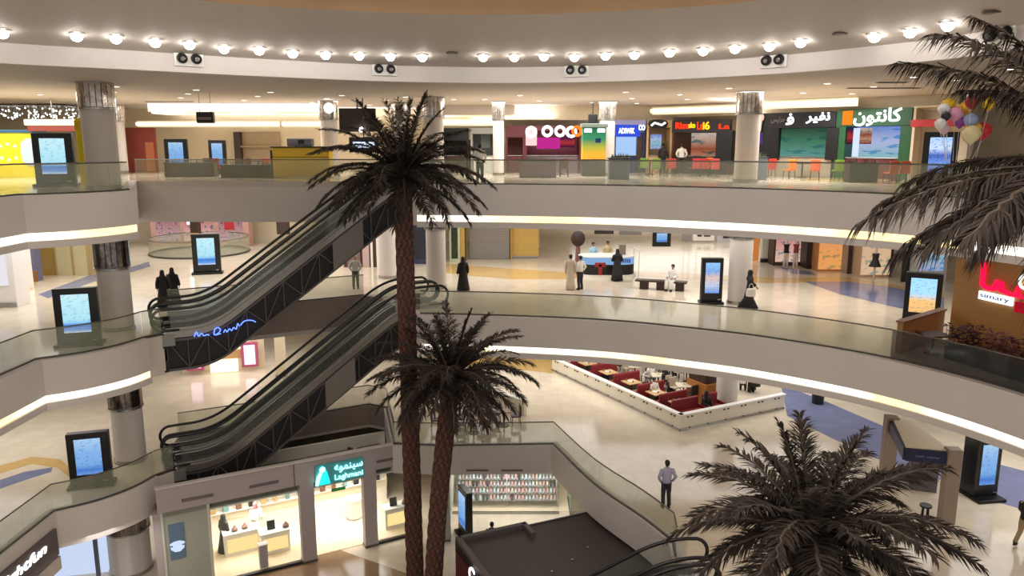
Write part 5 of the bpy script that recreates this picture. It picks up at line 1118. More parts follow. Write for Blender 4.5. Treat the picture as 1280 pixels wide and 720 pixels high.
# inner cafe chairs and tables
PALE = mat('pale_wood_chair', (196, 180, 160), .5); PRO['pale'] = None
CM['pale'] = PALE; CM['dark'] = mat('dark_chair', (46, 38, 36), .5); PRO.pop('pale')
k = 0
for iu, u in enumerate((1.6, 3.6, 5.6, 7.6)):
    for iv, v in enumerate((3.2, 5.2)):
        x, y = cf(u, v); nm = '%s cafe table from far end in %s row' % (ORD[iu], ['near', 'back'][iv]); tt = table('pale ' + nm, x, y, L2, .75, mat('pale_table', (222, 208, 186), .4), 'inner cafe tables')
        for j, (a, b, rz) in enumerate(((.62, 0, -90), (-.62, 0, 90))):
            xx, yy = cf(u + a, v + b); col = 'dark' if (iu + iv + j) % 3 == 0 else 'pale'
            if col not in PRO: o = PRO[col] = chair_proto(CM[col]); o.location = (xx, yy, L2); o.rotation_euler = (0, 0, ca_ + R(rz))
            else: o = dup(PRO[col], (xx, yy, L2), ca_ + R(rz))
            o['label'] = '%s chair, %s side of the %s' % (col, ['near', 'far'][j], nm); o['group'] = 'inner cafe chairs'
        if (iu * 2 + iv) % 2 == 0:
            c = thing('table_plant', 'small plant on the ' + nm, 'plant', (x, y, L2 + .766)); MB().lathe([(.06, 0), (.08, .12)], seg=10).build('pot', WHITE, c); b = MB(); rr = random.Random(k)
            for q_ in range(12): a = rr.uniform(0, 6.3); b.tube([(0, 0, .1), (.12 * math.cos(a), .12 * math.sin(a), .3)], [.02, .004], 4, flat=.4)
            b.build('leaves', mat('dull_green_leaf', (0, 0, 0)), c)
        k += 1
def seated(label, u, v, rz, top, **k): x, y = cf(u, v); return person(label, x, y, L2, rz, top, DKT, SIT, **k)
seated('white-shirted person seated at the near end of the red sofas in the cafe', 7.3, 1.5, ca_ + R(90), WHT)
seated('person in black seated near the front corner of the cafe', CL - .8, 2.3, ca_ + R(90), BLK, kind='abaya', veil=BLK)
seated('person in black seated in the middle row of the cafe', 6.2, 3.2, ca_ + R(90), BLK, kind='abaya', veil=BLK); seated('white-robed person seated opposite in the cafe', 5.0, 3.2, ca_ - R(90), WHT, kind='robe')
seated('dark-clothed person seated in the back row of the cafe', 5.0, 5.2, ca_ - R(90), BLK, kind='jacket'); seated('person in black seated at the far red sofa', 2.9, 1.4, ca_ + R(90), BLK, kind='abaya', veil=BLK)
x, y = P(945, 500, L2); person('person in black seated right of the cafe column', x + .3, y + .9, L2, R(200), BLK, DKT, SIT, kind='abaya', veil=BLK); person('white-shirted person seated right of the cafe column', x - .35, y + 1.2, L2, R(160), WHT, DKT, SIT)
x, y = P(878, 506, L2); t = thing('serving_counter', 'brown and amber serving counter beside the cafe column', 'counter', (x + .1, y + .6, L2), R(28)); MB().box((0, 0, .55), (.8, 1.5, 1.1), bev=.02).build('body', mat('amber_wood', (168, 110, 44), .4), t); MB().box((0, 0, 1.45), (.7, 1.3, .7), bev=.03).build('display_case', DWOOD, t); MB().box((0, 0, 1.83), (.8, 1.5, .06), bev=.02).build('top', WOOD, t)
# second seating area half hidden by the middle palm
da = P(520, 470, L2); db = P(655, 520, L2)
t = thing('cafe_wall', 'white topped low wall behind the middle palm crown', 'low wall', (da[0], da[1], L2), math.atan2(db[1] - da[1], db[0] - da[0])); L = math.hypot(db[0] - da[0], db[1] - da[1]); MB().box((L / 2, .1, .36), (L, .18, .72), bev=.01).build('panel', CW, t); MB().box((L / 2, .1, .75), (L + .1, .28, .07), bev=.02).build('white_top', CT, t)
k = 0
for px, py in ((545, 512), (575, 520), (605, 528), (630, 532), (560, 535), (592, 541)):
    x, y = P(px, py, L2); tt = table('brown table behind the middle palm, %s from the left' % ORD[k], x, y, L2, .7, mat('tan_table', (150, 110, 80), .4), 'tables behind the middle palm')
    for j, (a, b, rz) in enumerate(((.55, .1, -80), (-.55, -.1, 100))):
        o = dup(PRO['dark'], (x + a, y + b, L2), R(rz), 'dark chair %s of the %s brown table behind the middle palm' % (['right', 'left'][j], ORD[k]), 'chairs behind the middle palm')
    k += 1
# canopy stand with cash machine
BEIP = mat('beige_stone_post', (150, 132, 116), .5, var=.06); NAVY = mat('navy_canopy', (22, 24, 66), .4)
p1 = P(1107, 603, L2); p2 = P(1182, 652, L2); q1 = P(1142, 610, L2)
t = thing('canopy_stand', 'stand of two beige posts with a navy canopy band', 'stand', (p2[0], p2[1], L2)); v1 = (p1[0] - p2[0], p1[1] - p2[1])
zc = 2.25; ct = Q(1137, 557, p2[1] + .4)
for (a, b), nm in (((0, 0), 'near'), (v1, 'far')): MB().box((a, b, 1.35), (.46, .42, 2.7), R(-8), bev=.02).build('post', BEIP, t)
c0 = (-1.05, .5)
def band(a, b): d = Vector((b[0] - a[0], b[1] - a[1])); return MB().box(((a[0] + b[0]) / 2, (a[1] + b[1]) / 2, 2.35), (d.length, .14, .46), math.atan2(d.y, d.x), bev=.02).build('canopy_band', NAVY, t), math.atan2(d.y, d.x)
cA = (-1.45, .35); band(cA, (-.2, -.02)); o1, a1 = band((v1[0] - .1, v1[1] - .2), cA)
MB().prism([cA, (-.1, .0), (.1, v1[1]), (v1[0], v1[1] - .1)], 2.55, 2.62).build('canopy_top', CREAM, t)
_, a2 = 0, math.atan2(-.37, 1.25); text('cash center', .2, mat('canopy_print', (120, 124, 170), .5), t, 'canopy_lettering', (-.83 + .02, .165 - .09, 2.36), (R(90), 0, a2), width=.75, height=.09)
t = thing('cash_machine', 'grey cash machine cabinet with a white top under the navy canopy', 'machine', (q1[0] + .35, q1[1] + .1, L2), R(-20)); MB().box((0, 0, .85), (.9, .9, 1.7), bev=.03).build('cabinet', mat('cabinet_grey', (96, 92, 96), .45), t); MB().box((0, 0, 1.73), (.98, .98, .07), bev=.02).build('white_top', WHITE, t); MB().box((-.46, 0, .9), (.03, .8, 1.4), bev=.01).build('navy_side', NAVY, t); MB().box((0, -.46, 1.2), (.5, .03, .36), bev=.01).build('dark_screen', BLACK, t)
q = P(1150, 648, L2); t = thing('dark_stool', 'dark stool by the foot of the near canopy post', 'stool', (q[0] + .1, q[1] - .1, L2)); MB().disc((0, 0, .5), .2, .06, 14).build('seat', BLACK, t)
for sx in (-.13, .13): MB().tube([(sx, 0, 0), (sx * .8, 0, .5)], .025, 6).tube([(0, sx, 0), (0, sx * .8, .5)], .025, 6).build('leg', BLACKM, t)
q = P(1022, 504, L2); t = thing('litter_bin', 'black litter bin on the blue floor beneath the curved slab', 'bin', (q[0], q[1], L2)); MB().lathe([(.28, 0), (.32, .85), (.32, .9)], seg=18).build('body', BLACK, t, smooth=35); MB().lathe([(.33, .9), (.2, 1.05), (.01, 1.08)], seg=18).build('lid', DARK, t, smooth=35)
# lit pink shop under the upper escalators
PINKF = mat('rose_frame', (190, 96, 130), .5); a = P(238, 469, L2); b = P(320, 463, L2)
t = thing('lit_shop', 'brightly lit shop with two pink framed panels beneath the upper escalator foot', 'shop', (a[0], a[1], L2), math.atan2(b[1] - a[1], b[0] - a[0])); L = math.hypot(b[0] - a[0], b[1] - a[1]); MB().box((L / 2, .5, 1.8), (L + 1, .2, 3.6)).build('back_wall', CREAM, t); MB().box((L * .52, -.0, .42), (L * .42, .3, .7), bev=.02).build('lit_counter', glow('cream_light', (255, 246, 214), 1.6), t); MB().box((L * .52, .1, 1.05), (L * .7, .2, .5), bev=.02).build('tan_band', mat('tan_band', (206, 160, 110), .5), t); MB().box((L * .66, .05, 1.75), (L * .4, .1, .8), bev=.02).build('bright_window', glow('cream_light', (0, 0, 0), 1), t)
for u in (.09, .92): f = MB().box((L * u, -.08, 1.0), (.95, .14, 1.5), bev=.06).build('pink_frame', PINKF, t); MB().box((L * u, -.17, 1.0), (.6, .03, 1.15), bev=.02).build('lit_panel', glow('rose_light', (255, 214, 236), 1.8), f)
t = thing('white_pillar', 'white wall pillar beneath the upper slab, left of the lower escalators', 'pillar', (*P(352, 470, L2), L2)); MB().box((0, 0, 2.0), (.5, .4, 4.0), bev=.02).build('shaft', CREAM, t); MB().box((0, 0, .06), (.56, .46, .12), bev=.01).build('plinth', STEEL, t)
# ================================================================ shop roof and the ground-floor shops
S0 = Vector((-13.5, 27.15)); S1 = Vector((-5.2, 31.6)); sd = (S1 - S0).normalized(); SA = math.atan2(sd.y, sd.x); sn = Vector((-sd.y, sd.x)); SL = (S1 - S0).length
LAV2 = mat('lilac_grey_paint', (176, 164, 164), .55, var=.03)
o = MB().prism([tuple(S0 + sn * .45), tuple(S1 + sn * .45), tuple(S1 + sn * 1.45), tuple(S0 + sn * 1.45)], -12.5, -12.2).prism([tuple(S0 + sn * 1.45), tuple(S1 + sn * 1.45), (-6.6, 36.2), (-10.2, 35.0), (-14.9, 32.4), (-14.4, 29.6)], -12.95, -12.72).build('ceiling', mat('roof_grey', (92, 88, 78), .6, var=.08)); struct(o)
rf = thing('roof_duct', 'long grey duct lid on the shop roof behind the teal sign', 'duct', (*(S0 + sd * 5.6 + sn * 2.9), -12.72), SA); MB().box((0, 0, .08), (3.4, .9, .16), bev=.02).build('lid', mat('duct_grey', (138, 134, 122), .5), rf); MB().box((0, -.48, .04), (3.6, .06, .08)).build('dark_edge', DARK, rf)
rf = thing('roof_trim', 'dark frame round the shop roof at its right end', 'trim', (*(S0 + sd * 7.9 + sn * 3.0), -12.72), SA); MB().box((0, -1.55, .05), (2.0, .12, .1)).box((.75, 0, .05), (.12, 3.0, .1)).build('dark_bar', DARK, rf); MB().box((.95, 0, .06), (.1, 2.6, .12)).build('white_bar', WHITE, rf)
rf = thing('roof_trim', 'dark bar on the shop roof under the lower escalators', 'trim', (*(S0 + sd * 3.0 + sn * .7), -12.2), SA); MB().box((0, 0, .05), (2.6, .14, .1)).build('dark_bar', DARK, rf); MB().box((-1.2, .4, .04), (.12, .8, .08)).build('short_bar', DARK, rf)
t = thing('shop_fascia', 'long lilac grey fascia above the ground-floor shops, carrying the teal sign', 'fascia', (S0.x, S0.y, L1), SA); ZT = L2 + .05 - L1; ZB = -12.15 - L1
MB().box((SL / 2, .07, (ZT + ZB) / 2), (SL, .14, ZT - ZB)).build('band', LAV2, t); MB().box((SL / 2, .05, ZT + .02), (SL + .05, .24, .06), bev=.01).build('coping', PAINT, t); MB().box((SL / 2, .1, ZB - .02), (SL, .1, .06)).build('lower_edge', RAIL, t)
uvs = lambda px, py: VP(px, py, S0, S1)
for px, py, w in ((247, 622, 34), (330, 605, 36)):
    u, z = uvs(px, py); MB().box((u, -.02, z - L1), (1.15, .04, .11)).build('slot_vent', mat('slot_grey', (112, 102, 102), .5), t)
u, z = uvs(487, 574); MB().box((u - .15, -.02, z - L1), (.9, .04, .1)).build('slot_vent', mat('slot_grey', (0, 0, 0)), t)
for px, nm in (((368), 'a'),):
    u, z = uvs(px, 600); MB().box((u, -.012, (ZT + ZB) / 2), (.03, .02, ZT - ZB)).build('joint', RAIL, t)
# piers
def pier(px0, px1, py, label):
    u0, _ = uvs(px0, py); u1, _ = uvs(px1, py); p = S0 + sd * u0; t = thing('shop_pier', label, 'pillar', (p.x, p.y, L1), SA); MB().box(((u1 - u0) / 2, .2, (ZB) / 2), (u1 - u0, .4, ZB), bev=.01).build('shaft', LAV2, t); MB().box(((u1 - u0) / 2, .2, .05), (u1 - u0 + .04, .44, .1)).build('plinth', RAIL, t); return u0, u1
pier(376, 394, 640, 'lilac grey pillar left of the shop entrance under the teal sign'); pier(455, 471, 620, 'lilac grey pillar right of the shop entrance under the teal sign')
u0, _ = uvs(263, 650); pier(192, 201, 660, 'pale grey pillar at the left end of the closed shop')
# closed shop panel with poster
ua, _ = uvs(201, 660); ub, _ = uvs(263, 650); p = S0 + sd * ua
t = thing('closed_shop', 'closed grey green shop front with a blue poster', 'shop', (p.x, p.y, L1), SA); w = ub - ua; GG = mat('grey_green_panel', (168, 170, 156), .45); MB().box((w / 2, .16, ZB / 2), (w, .1, ZB - .06)).build('panel', GG, t); MB().box((w / 2, .1, ZB - .1), (w, .12, .16)).build('header', mat('grey_header', (130, 130, 122), .5), t)
for x_ in (.05, w - .05): MB().box((x_, .1, ZB / 2), (.1, .14, ZB)).build('jamb', mat('pale_jamb', (206, 202, 190), .5), t)
xa, za = uvs(210, 658); xb, zb = uvs(233, 697); f = MB().box(((xa + xb) / 2 - ua, .08, (za + zb) / 2 - L1), (xb - xa, .05, za - zb), bev=.005).build('poster', mat('poster_blue', (96, 120, 146), .4, var=.1, vscale=2), t)
MB().loft([((xa + xb) / 2 - ua, .05, (za + zb) / 2 - L1 - .42, .1, .02), ((xa + xb) / 2 - ua, .05, (za + zb) / 2 - L1 - .3, .24, .02), ((xa + xb) / 2 - ua, .05, (za + zb) / 2 - L1 - .05, .27, .02), ((xa + xb) / 2 - ua, .05, (za + zb) / 2 - L1 + .02, .1, .02)], 16).build('white_bowl', glow('poster_white', (210, 230, 255), 1.0), f); MB().box(((xa + xb) / 2 - ua, .045, (za + zb) / 2 - L1 - .16), (.5, .02, .06), bev=.02).build('dark_band', mat('poster_dark', (60, 70, 90), .5), f)
# the lit perfume and phone shop
us0, _ = uvs(263, 650); us1, _ = uvs(520, 600); p = S0 + sd * us0; SW = us1 - us0; SD = 4.2
t = thing('shop_interior', 'white lit shop room behind the front under the teal sign', 'shop room', (p.x, p.y, L1), SA); WI = mat('shop_white', (244, 238, 224), .5); MB().box((SW / 2, SD, ZB / 2), (SW, .1, ZB)).build('back_wall', WI, t); MB().box((0, SD / 2 + .2, ZB / 2), (.1, SD - .4, ZB)).build('left_wall', WI, t); MB().box((SW / 2, SD / 2 + .3, -.0 + .012), (SW, SD - .2, .02)).build('shop_floor', mat('shop_floor_cream', (240, 222, 190), .2), t); MB().box((SW / 2, .9, ZB - .4), (SW, 1.1, .06)).box((SW / 2, SD / 2 + .7, ZB - .85), (SW, SD - 1.4, .06)).build('shop_ceiling', WI, t)
LP = glow('shop_panel_light', (255, 248, 232), 3)
for k in range(4): MB().box((SW * (k + .5) / 4, SD * .6, ZB - .9), (.9, 1.6, .03)).build('ceiling_panel_light', LP, t)
for z_ in (1.2, 1.75, 2.3): MB().box((SW / 2, SD - .2, z_), (SW - .4, .3, .04)).build('shelf', WHITE, t)
MB().box((SW / 2, SD - .09, 1.0), (SW, .05, .5)).build('tan_wall_band', mat('tan_wall', (238, 224, 196), .5), t)
GC = [mat('goods_black', (30, 28, 30), .4), mat('goods_brown', (120, 80, 60), .5), mat('goods_grey', (150, 150, 150), .4), mat('goods_tan', (196, 160, 110), .5), mat('goods_teal', (110, 150, 150), .4)]
rr = random.Random(12); gp = {}; M_s = Matrix.Rotation(SA, 4, 'Z')
for zi, z_ in enumerate((1.22, 1.77, 2.32)):
    for k in range(15):
        x_ = .5 + k * (SW - 1.0) / 14; c = rr.randrange(5); q = Vector((p.x, p.y, L1)) + M_s @ Vector((x_, SD - .25, z_)); lab = '%s item from the left on the %s shelf of the white shop' % (ORD[k], ['lowest', 'middle', 'top'][zi])
        key = (c, rr.randrange(2))
        if key not in gp:
            o = thing('perfume_box', lab, 'goods', q, SA, 'goods on the white shop shelves'); s_ = .3 if key[1] else .2
            MB().box((0, 0, s_ * .6), (s_ * .8, .16, s_ * 1.2), bev=.02).build('box', GC[c], o); MB().lathe([(.03, s_ * 1.2), (.035, s_ * 1.35)], seg=8).build('cap', STEEL, o); gp[key] = o
        else: dup(gp[key], q, SA, lab, 'goods on the white shop shelves')
# shop windows: sill, glass
for px0, px1, lab in ((265, 375, 'glass shop window left of the entrance under the teal sign'), (472, 515, 'glass shop window right of the entrance under the teal sign, behind the palm trunk')):
    a_, _ = uvs(px0, 640); b_, _ = uvs(px1, 620); pp = S0 + sd * a_; t = thing('shop_window', lab, 'shop window', (pp.x, pp.y, L1), SA); w = b_ - a_; MB().box((w / 2, .12, ZB / 2 + .05), (w, .02, ZB - .15)).build('pane', glass('shop_glass', (230, 240, 236), .03), t); MB().box((w / 2, .12, .06), (w, .14, .12)).build('sill', DARK, t)
def gondola(label, px, py, w=1.0, h=.95):
    x, y = P(px, py, L1); t = thing('display_table', label, 'display table', (x, y, L1), SA); MB().box((0, .3, h / 2), (w, .55, h), bev=.01).build('cabinet', WI, t); MB().box((0, .02, h * .5), (w * .84, .04, h * .6)).build('lit_front', glow('lit_amber', (255, 222, 150), 1.2), t); MB().box((0, .3, h + .03), (w + .08, .66, .06), bev=.01).build('white_top', WHITE, t); return t, x, y
def goods(label, x, y, z, kind):
    t = thing('display_item', label, 'goods', (x, y, z), SA)
    if kind == 'screen': MB().box((0, 0, .2), (.34, .06, .4), bev=.02, M=Matrix.Rotation(R(-12), 4, 'X')).build('screen', GC[0], t); MB().box((0, .05, .02), (.26, .2, .03)).build('stand', STEEL, t)
    else: MB().lathe([(.02, 0), (.12, .02), (.14, .12), (.05, .2), (.02, .26)], seg=12).build('bowl', GC[1], t); MB().disc((0, 0, .0), .16, .015, 14).build('tray', GC[4], t)
sx_, sy_ = sd.x, sd.y
t, x, y = gondola('white display table with a black screen in the left shop window', 346, 692, 1.2); goods('black screen standing on the display table in the left window', x - .3 * sx_ - .0, y + .25, L1 + 1.01, 'screen'); goods('brown bowl on the display table in the left window', x + .35 * sx_, y + .3 + .35 * sy_, L1 + 1.01, 'bowl')
t, x, y = gondola('white display table in the right shop window beside the palm trunk', 497, 660, 1.1); goods('black screen on the display table in the right window', x - .2, y + .2, L1 + 1.01, 'screen'); goods('bowl on the display table in the right window', x + .3, y + .4, L1 + 1.01, 'bowl')
t, x, y = gondola('white counter where a customer stands in the left shop window', 305, 693, 1.5, 1.0)
goods('brown gift bowl at the left end of the shop counter', x - .4 * sx_, y + .25 - .4 * sy_, L1 + 1.06, 'bowl'); goods('brown gift bowl in the middle of the shop counter', x + .0, y + .3, L1 + 1.06, 'bowl')
x, y = P(274, 697, L1); person('woman in black standing in the left shop window', x + .1, y + .5, L1, SA + R(120), BLK, BLK, kind='abaya', veil=BLK); x, y = P(316, 682, L1); person('person in white with a red and white scarf behind the shop counter', x, y + .6, L1, SA + R(10), WHT, WHT, COUNTER, kind='robe', veil=RED_W)
t = thing('bollard', 'small grey post before the left shop window', 'post', (*P(330, 708, L1), L1), SA); MB().box((0, 0, .5), (.34, .3, 1.0), bev=.03).build('post', LAV2, t); MB().box((0, 0, 1.02), (.38, .34, .05), bev=.01).build('cap', PAINT, t)
x, y = P(440, 655, L1); t = thing('display_pedestal', 'white curved pedestal inside the shop entrance', 'pedestal', (x, y + .6, L1), SA); MB().lathe([(.36, 0), (.36, .95), (.4, .97), (.4, 1.02), (.01, 1.02)], seg=24).build('drum', WHITE, t, smooth=35); MB().lathe([(.38, 0), (.38, .08)], seg=24).build('base', STEEL, t)
# teal sign
u0, z0 = uvs(394, 606); u1, z1 = uvs(454, 577); u, _ = uvs(424, 592); TE = glow('teal_light', (40, 214, 214), 1.5); TEW = glow('teal_white', (170, 255, 255), 2.2); pp = S0 + sd * u0
_, zl = uvs(398, 598); sg = thing('teal_sign', 'glowing teal sign with a white figure emblem and two lines of lettering', 'sign', (pp.x - sn.x * .06, pp.y - sn.y * .06, zl - .28), SA)
WW = u1 - u0; MB().box((WW * .5, .02, .42), (WW, .05, .92), bev=.02).build('back_panel', mat('teal_back', (84, 166, 170), .5), sg)
MB().add([(0, -.06, 0), (.62, -.06, 0), (.5, -.06, .55), (.3, -.06, .86), (.16, -.06, .5), (0, -.01, 0), (.62, -.01, 0), (.5, -.01, .55), (.3, -.01, .86), (.16, -.01, .5)], [(0, 1, 2, 3, 4), (9, 8, 7, 6, 5), (0, 1, 6, 5), (1, 2, 7, 6), (2, 3, 8, 7), (3, 4, 9, 8), (4, 0, 5, 9)]).build('emblem', TE, sg); MB().ball((.3, -.07, .68), .13, sc=(1, .3, 1)).build('emblem_head', TEW, sg)
MB().tube([(.03, -.08, .03), (.12, -.08, .35), (.26, -.08, .62)], [.07, .09, .06], 8).build('emblem_veil', TEW, sg)
text('\ufeea\ufeee\ufee4\ufee8\ufef4\ufeb3', .4, TEW, sg, 'script_lettering', (WW * .68, -.05, .58), width=WW * .58, height=.36); text('Laghmani', .4, TEW, sg, 'latin_lettering', (WW * .68, -.05, .18), width=WW * .58, height=.3)
MB().box((.95, .0, -.35), (.6, .04, .14), bev=.02).build('green_lamp', glow('exit_green', (60, 130, 60), .6), sg)
# shoe shop at right of the palms
f0 = Vector((-2.95, 34.1)); f1 = Vector((1.75, 34.1)); FL = (f1 - f0).length
t = thing('shoe_shop', 'white lit shoe shop room below the bent balustrade', 'shop room', (f0.x, f0.y + .15, L1), 0); ZS = -12.4 - L1; WS = 6.2
MB().box((WS / 2, 3.6, ZS / 2), (WS, .1, ZS)).build('back_wall', WI, t); MB().box((-.0, 1.9, ZS / 2), (.12, 3.4, ZS)).build('left_wall', WI, t); MB().box((WS / 2, 1.9, .012), (WS, 3.6, .02)).build('shop_floor', mat('shop_floor_cream', (0, 0, 0)), t); MB().box((WS / 2, 1.9, ZS + .1), (WS, 3.4, .06)).build('shop_ceiling', WI, t)
for k in range(3): MB().box((WS * (k + .5) / 3, 1.6, ZS + .05), (1.0, 1.4, .03)).build('ceiling_panel_light', LP, t)
pr = thing('shop_pier', 'grey pillar between the shoe shop and the leaning palm trunk', 'pillar', (-2.75, 31.45, L1)); MB().box((-.2, .3, ZS / 2), (.4, .4, ZS), bev=.01).build('shaft', mat('grey_green_panel', (0, 0, 0)), pr); MB().box((-.2, .3, .05), (.44, .44, .1)).build('plinth', RAIL, pr)
wn = thing('shop_window', 'wide glass front of the shoe shop', 'shop window', (f0.x + .05, f0.y + .1, L1)); MB().box((2.6, 0, ZS / 2), (5.1, .02, ZS - .15)).build('pane', glass('shop_glass', (0, 0, 0)), wn); MB().box((2.6, 0, .05), (5.1, .1, .1)).build('sill', STEEL, wn)
rk = thing('shoe_rack', 'long stepped white rack full of shoes in the shoe shop', 'rack', (f0.x + .25, f0.y + .9, L1)); RW = 4.9
steps_ = [(.35 + .235 * i, .0 + .27 * i) for i in range(10)]
for i, (h, d) in enumerate(steps_): MB().box((RW / 2, d, h), (RW, .28, .03)).build('shelf', mat('shelf_grey', (190, 194, 196), .4), rk)
for x_ in (0, RW / 2, RW):
    MB().tube([(x_, -.1, 0), (x_, -.1, .3), (x_, 2.5, 2.6), (x_, 2.5, 0)], .03, 6).build('frame', STEEL, rk)
SHC = [mat('shoe_rose', (206, 160, 160), .3), mat('shoe_silver', (196, 200, 204), .2, .5), mat('shoe_beige', (214, 190, 170), .35), mat('shoe_black', (50, 46, 50), .3), mat('shoe_pale_blue', (190, 212, 216), .3)]
sp = {}; rr = random.Random(5)
for i, (h, d) in enumerate(steps_):
    for k in range(28):
        c = rr.choice([0, 0, 1, 1, 2, 3, 4]) if i < 7 else rr.choice([1, 4, 1, 4, 2]); q = (f0.x + .25 + .1 + k * (RW - .2) / 27, f0.y + .9 + d, L1 + h + .018); lab = 'small %s shoe on the %s step from the floor of the shoe rack' % (['rose', 'silver', 'beige', 'dark', 'pale blue'][c], ORD[i]); g_ = '%s shoes on the %s rack step' % (['rose', 'silver', 'beige', 'dark', 'pale blue'][c], ORD[i])
        if c not in sp:
            o = thing('shoe', lab, 'shoe', q, 0, g_); MB().loft([(0, -.1, 0, .035, .03), (0, -.09, .02, .04, .04), (0, -.05, .045, .038, .08), (0, .04, .07, .034, .08), (0, .08, .1, .03, .04)], 10).build('upper', SHC[c], o, smooth=True); MB().tube([(0, .1, 0), (0, .09, .07)], [.012, .02], 6).build('heel', SHC[3], o); sp[c] = o; o.scale = (1.45, 1.3, 1.5)
        else: dup(sp[c], q, 0, lab, g_)
x_ = f0.x + 5.4
t = thing('glass_partition', 'glass panel at the right end of the shoe shop', 'partition', (x_, f0.y + .25, L1)); MB().box((.35, .3, ZS / 2), (.04, 2.4, ZS - .2)).build('pane', GLASSG, t); MB().box((.35, .3, .05), (.1, 2.4, .1)).build('sill', STEEL, t)
t = thing('fascia_slot_vents', 'two dark slot vents on the fascia above the shoe shop', 'vent', (-.95, 31.2, -12.15)); MB().box((-.55, -.03, 0), (.95, .04, .07)).build('left_slot', mat('slot_grey', (0, 0, 0)), t); MB().box((.95, -.03, .0), (.95, .04, .07)).build('right_slot', mat('slot_grey', (0, 0, 0)), t)
# room wall between the shops
wall('wall_back', (-6.5, 39), (12, 39), L1, L2 - 1.1, CREAM); wall('wall_left', (-34, 24), (-34, 60), L1, L2 - 1.1, CREAM); wall('wall_back', (-34, 34), (-12, 34.5), L1, L2 - 1.1, WHITE)
# ---------------------------------------------------------------- dark kiosk with the flat roof
ka = Vector(P(569, 674, -12.55)); kd = Vector((math.cos(R(24)), math.sin(R(24)))); kn = Vector((kd.y, -kd.x)); KW, KD, KH = 7.2, 4.5, 3.15; KA = math.atan2(kd.y, kd.x)
t = thing('dark_kiosk', 'large dark kiosk with a flat dark roof at bottom centre', 'kiosk', (ka.x, ka.y, L1), KA)
KM = mat('charcoal_roof', (72, 66, 64), .6, var=.05); KD_ = mat('charcoal_wall', (40, 34, 40), .5); 
MB().box((KW / 2, -KD / 2, KH - .12), (KW, KD, .1)).build('roof', KM, t); MB().box((.06, -KD / 2, KH / 2), (.12, KD, KH - .1)).build('left_wall', KD_, t); MB().box((KW / 2, -.06, KH / 2), (KW, .12, KH - .1)).build('back_wall', KD_, t); MB().box((KW - .06, -KD / 2, KH / 2), (.12, KD, KH - .1)).build('right_wall', KD_, t)
PAR = mat('parapet_grey', (92, 84, 82), .55)
MB().box((.1, -KD / 2, KH), (.2, KD, .22), bev=.02).build('left_parapet', PAR, t); MB().box((1.45, -.1, KH), (2.7, .2, .22), bev=.02).box((2.75, -.45, KH), (.2, .9, .22), bev=.02).build('back_parapet', PAR, t)
for a, b in ((2.3, -3.3), (3.3, -2.9), (4.2, -2.4)): MB().disc((a, b, KH - .07), .05, .03, 10).build('roof_lamp', STEEL, t)
RS_ = MB().box((-.03, -2.2, KH * .62), (.06, 4.0, 1.7), bev=.01).build('sign_panel', mat('dark_red_panel', (86, 20, 32), .4), t); text('Careem', .62, LW, t, 'lettering', (-.07, -2.9, KH - .42), (R(90), 0, R(-90)), width=2.6, height=.62)
person('person with dark hair standing behind the dark kiosk', -.85, 30.0, L1, R(180), BLK, DKT, h=1.0)
x = 5.75 - (4.5 / math.tan(R(35)) + 3.4) + 5.6; tz = L1 + math.tan(R(35)) * (5.6 - 1.7)
q = Q(740, 722, 21.3); person('dark-haired person riding down the rear bottom escalator', q[0] + .05, 21.25, q[2] - 1.72, R(-90), BLK, DKT)
# left-hand ground-floor shop with white script
t = thing('script_sign', 'grey sign board with white script letters below the lowest left balcony', 'sign', (-16.3, 25.15, L2 - 1.0), R(90)); WB = 5.2
MB().box((-WB / 2, -.13, 0.05), (WB, .12, 1.0), bev=.02).build('board', mat('grey_sign_board', (96, 88, 84), .5), t); 
ya = P(57, 676, -12.2)[1]; text('eightfun', .5, LW, t, 'script_lettering', (-2.0, -.21, .16), width=2.6, height=.46, shear=.3)
t = thing('sign_ledge', 'taupe ledge under the white script sign', 'ledge', (-16.28, 25.15, L2 - 1.75), R(90)); MB().box((-WB / 2, -.1, 0), (WB, .2, .5), bev=.02).build('band', BROWN_UNLIT, t); MB().box((-2.2, -.21, -.02), (2.0, .03, .06)).build('slot', mat('slot_grey', (0, 0, 0)), t)
ICE = glow('ice_shop_light', (206, 220, 250), 1.1)
t = thing('shop', 'bluish bright glass shop front left of the wide cream column', 'shop', (-20.2, 27.6, L1), R(12)); MB().box((2.2, .8, 1.9), (6.0, .1, 3.8)).build('lit_wall', ICE, t); MB().box((2.2, 0, 1.7), (6, .02, 3.4)).build('pane', glass('shop_glass', (0, 0, 0)), t); MB().box((2.2, .3, 2.45), (6, .1, .1)).build('rail', mat('blue_grey_pillar', (0, 0, 0)), t)
for x_ in (.2, 1.75, 3.6): MB().box((x_, -.03, 1.75), (.14, .12, 3.5)).build('mullion', mat('slate_post', (96, 104, 120), .4), t)
# ================================================================ light
def area(name, loc, size, power, col=(1, .98, .95), rot=(0, 0, 0), sy=None, spread=180):
    l = bpy.data.lights.new(name, 'AREA'); l.energy = power; l.color = col; l.shape = 'RECTANGLE'; l.size = size; l.size_y = sy or size; l.spread = R(spread)
    o = bpy.data.objects.new(name, l); COL.objects.link(o); o.location = loc; o.rotation_euler = rot; return o
W = bpy.data.worlds.new('world'); S.world = W; W.use_nodes = True
bg = W.node_tree.nodes['Background']; bg.inputs[0].default_value = (1.0, .95, .9, 1); bg.inputs[1].default_value = .62
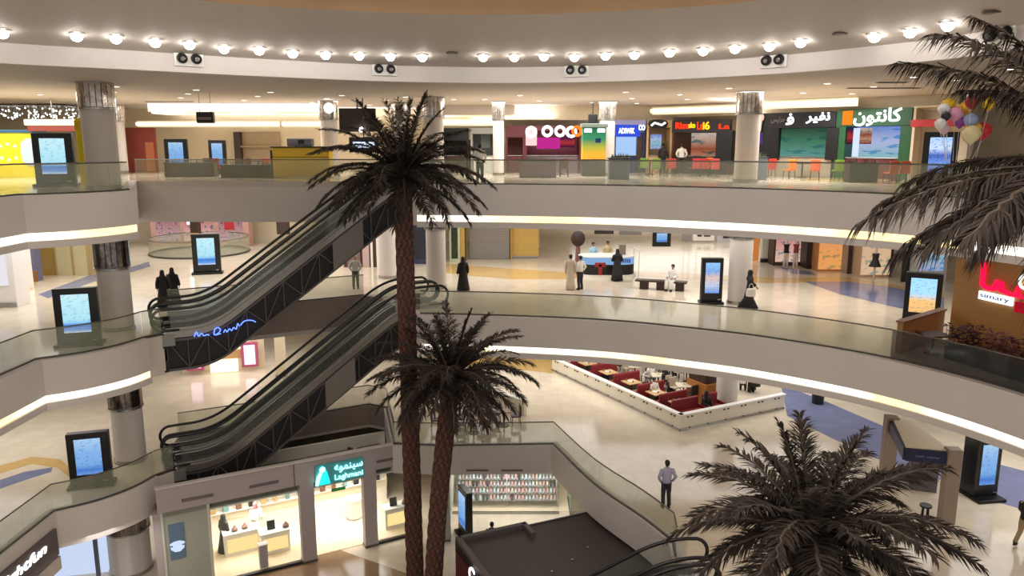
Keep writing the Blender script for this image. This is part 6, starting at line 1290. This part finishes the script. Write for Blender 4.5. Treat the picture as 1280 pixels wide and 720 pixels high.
# fill lights added under the slabs to brighten each floor, out of view
for x, y, sx, sy, p in ((12, 36, 12, 7, 560), (0, 42, 12, 8, 620), (-14, 42, 12, 8, 620), (-24, 36, 10, 10, 700), (20, 28, 6, 8, 300), (14, 52, 16, 10, 700), (14, 72, 16, 16, 1200), (-20, 51, 16, 8, 700)):
    area('slab_fill', (x, y, L4 - 1.58), sx, p, sy=sy)
for x, y, sx, sy, p in ((11, 38, 14, 7, 560), (0, 41, 10, 8, 480), (-14, 42, 10, 7, 440), (-22, 31, 8, 8, 330), (20, 27, 7, 9, 420)):
    area('slab_fill', (x, y, L3 - 1.58), sx, p, sy=sy)
for x, y, sx, sy, p in ((-20, 30, 5, 4, 260), (-14, 25, 3, 3, 60), (0, 33, 5, 2, 90)):
    area('slab_fill', (x, y, L2 - 1.15), sx, p, sy=sy)
area('dome_fill', (0, 10, 7.0), 14, 2200, (1, .93, .86))  # broad light added inside the dome, out of view
# top floor: fill lights added just under the ceiling
for x, y, sx, sy, p in ((-15, 44, 12, 4, 1150), (2, 42, 10, 4, 1050), (13, 36.5, 6, 4, 850), (-24, 36, 6, 6, 700)):
    area('top_floor_fill', (x, y, 3.97), sx, p, sy=sy)
for u, p_ in ((.2, 105), (.5, 50), (.8, 90)):
    q = S0 + sd * (us0 + SW * u) + sn * 2.6; area('shop_fill', (q.x, q.y, -13.1), 1.6, p_, sy=2.0, rot=(0, 0, SA), spread=130)  # fill lights added to brighten the white shop room
area('shop_fill', (f0.x + 3, f0.y + 1.2, -12.55), 4.5, 90, sy=1.6)  # added fill for the shoe shop room
for x, y, sx, sy, p, rz in ((-14, 50.9, 16, .6, 260, 0), (0, 47.5, 5, .35, 90, 0), (13.6, 43.6, 9, .35, 170, -.79)):
    area('cove_uplight', (x, y, 3.2), sx, p, sy=sy, rot=(R(180), 0, -rz))
S.view_settings.view_transform = 'Standard'; S.view_settings.look = 'None'; S.view_settings.gamma = 1; S.view_settings.use_curve_mapping = False
S.view_settings.exposure = 0.0
S.cycles.max_bounces = 8; S.cycles.transparent_max_bounces = 24; S.cycles.diffuse_bounces = 3; S.cycles.glossy_bounces = 3
S.cycles.use_denoising = True; S.cycles.caustics_reflective = False; S.cycles.caustics_refractive = False; S.cycles.sample_clamp_indirect = 6
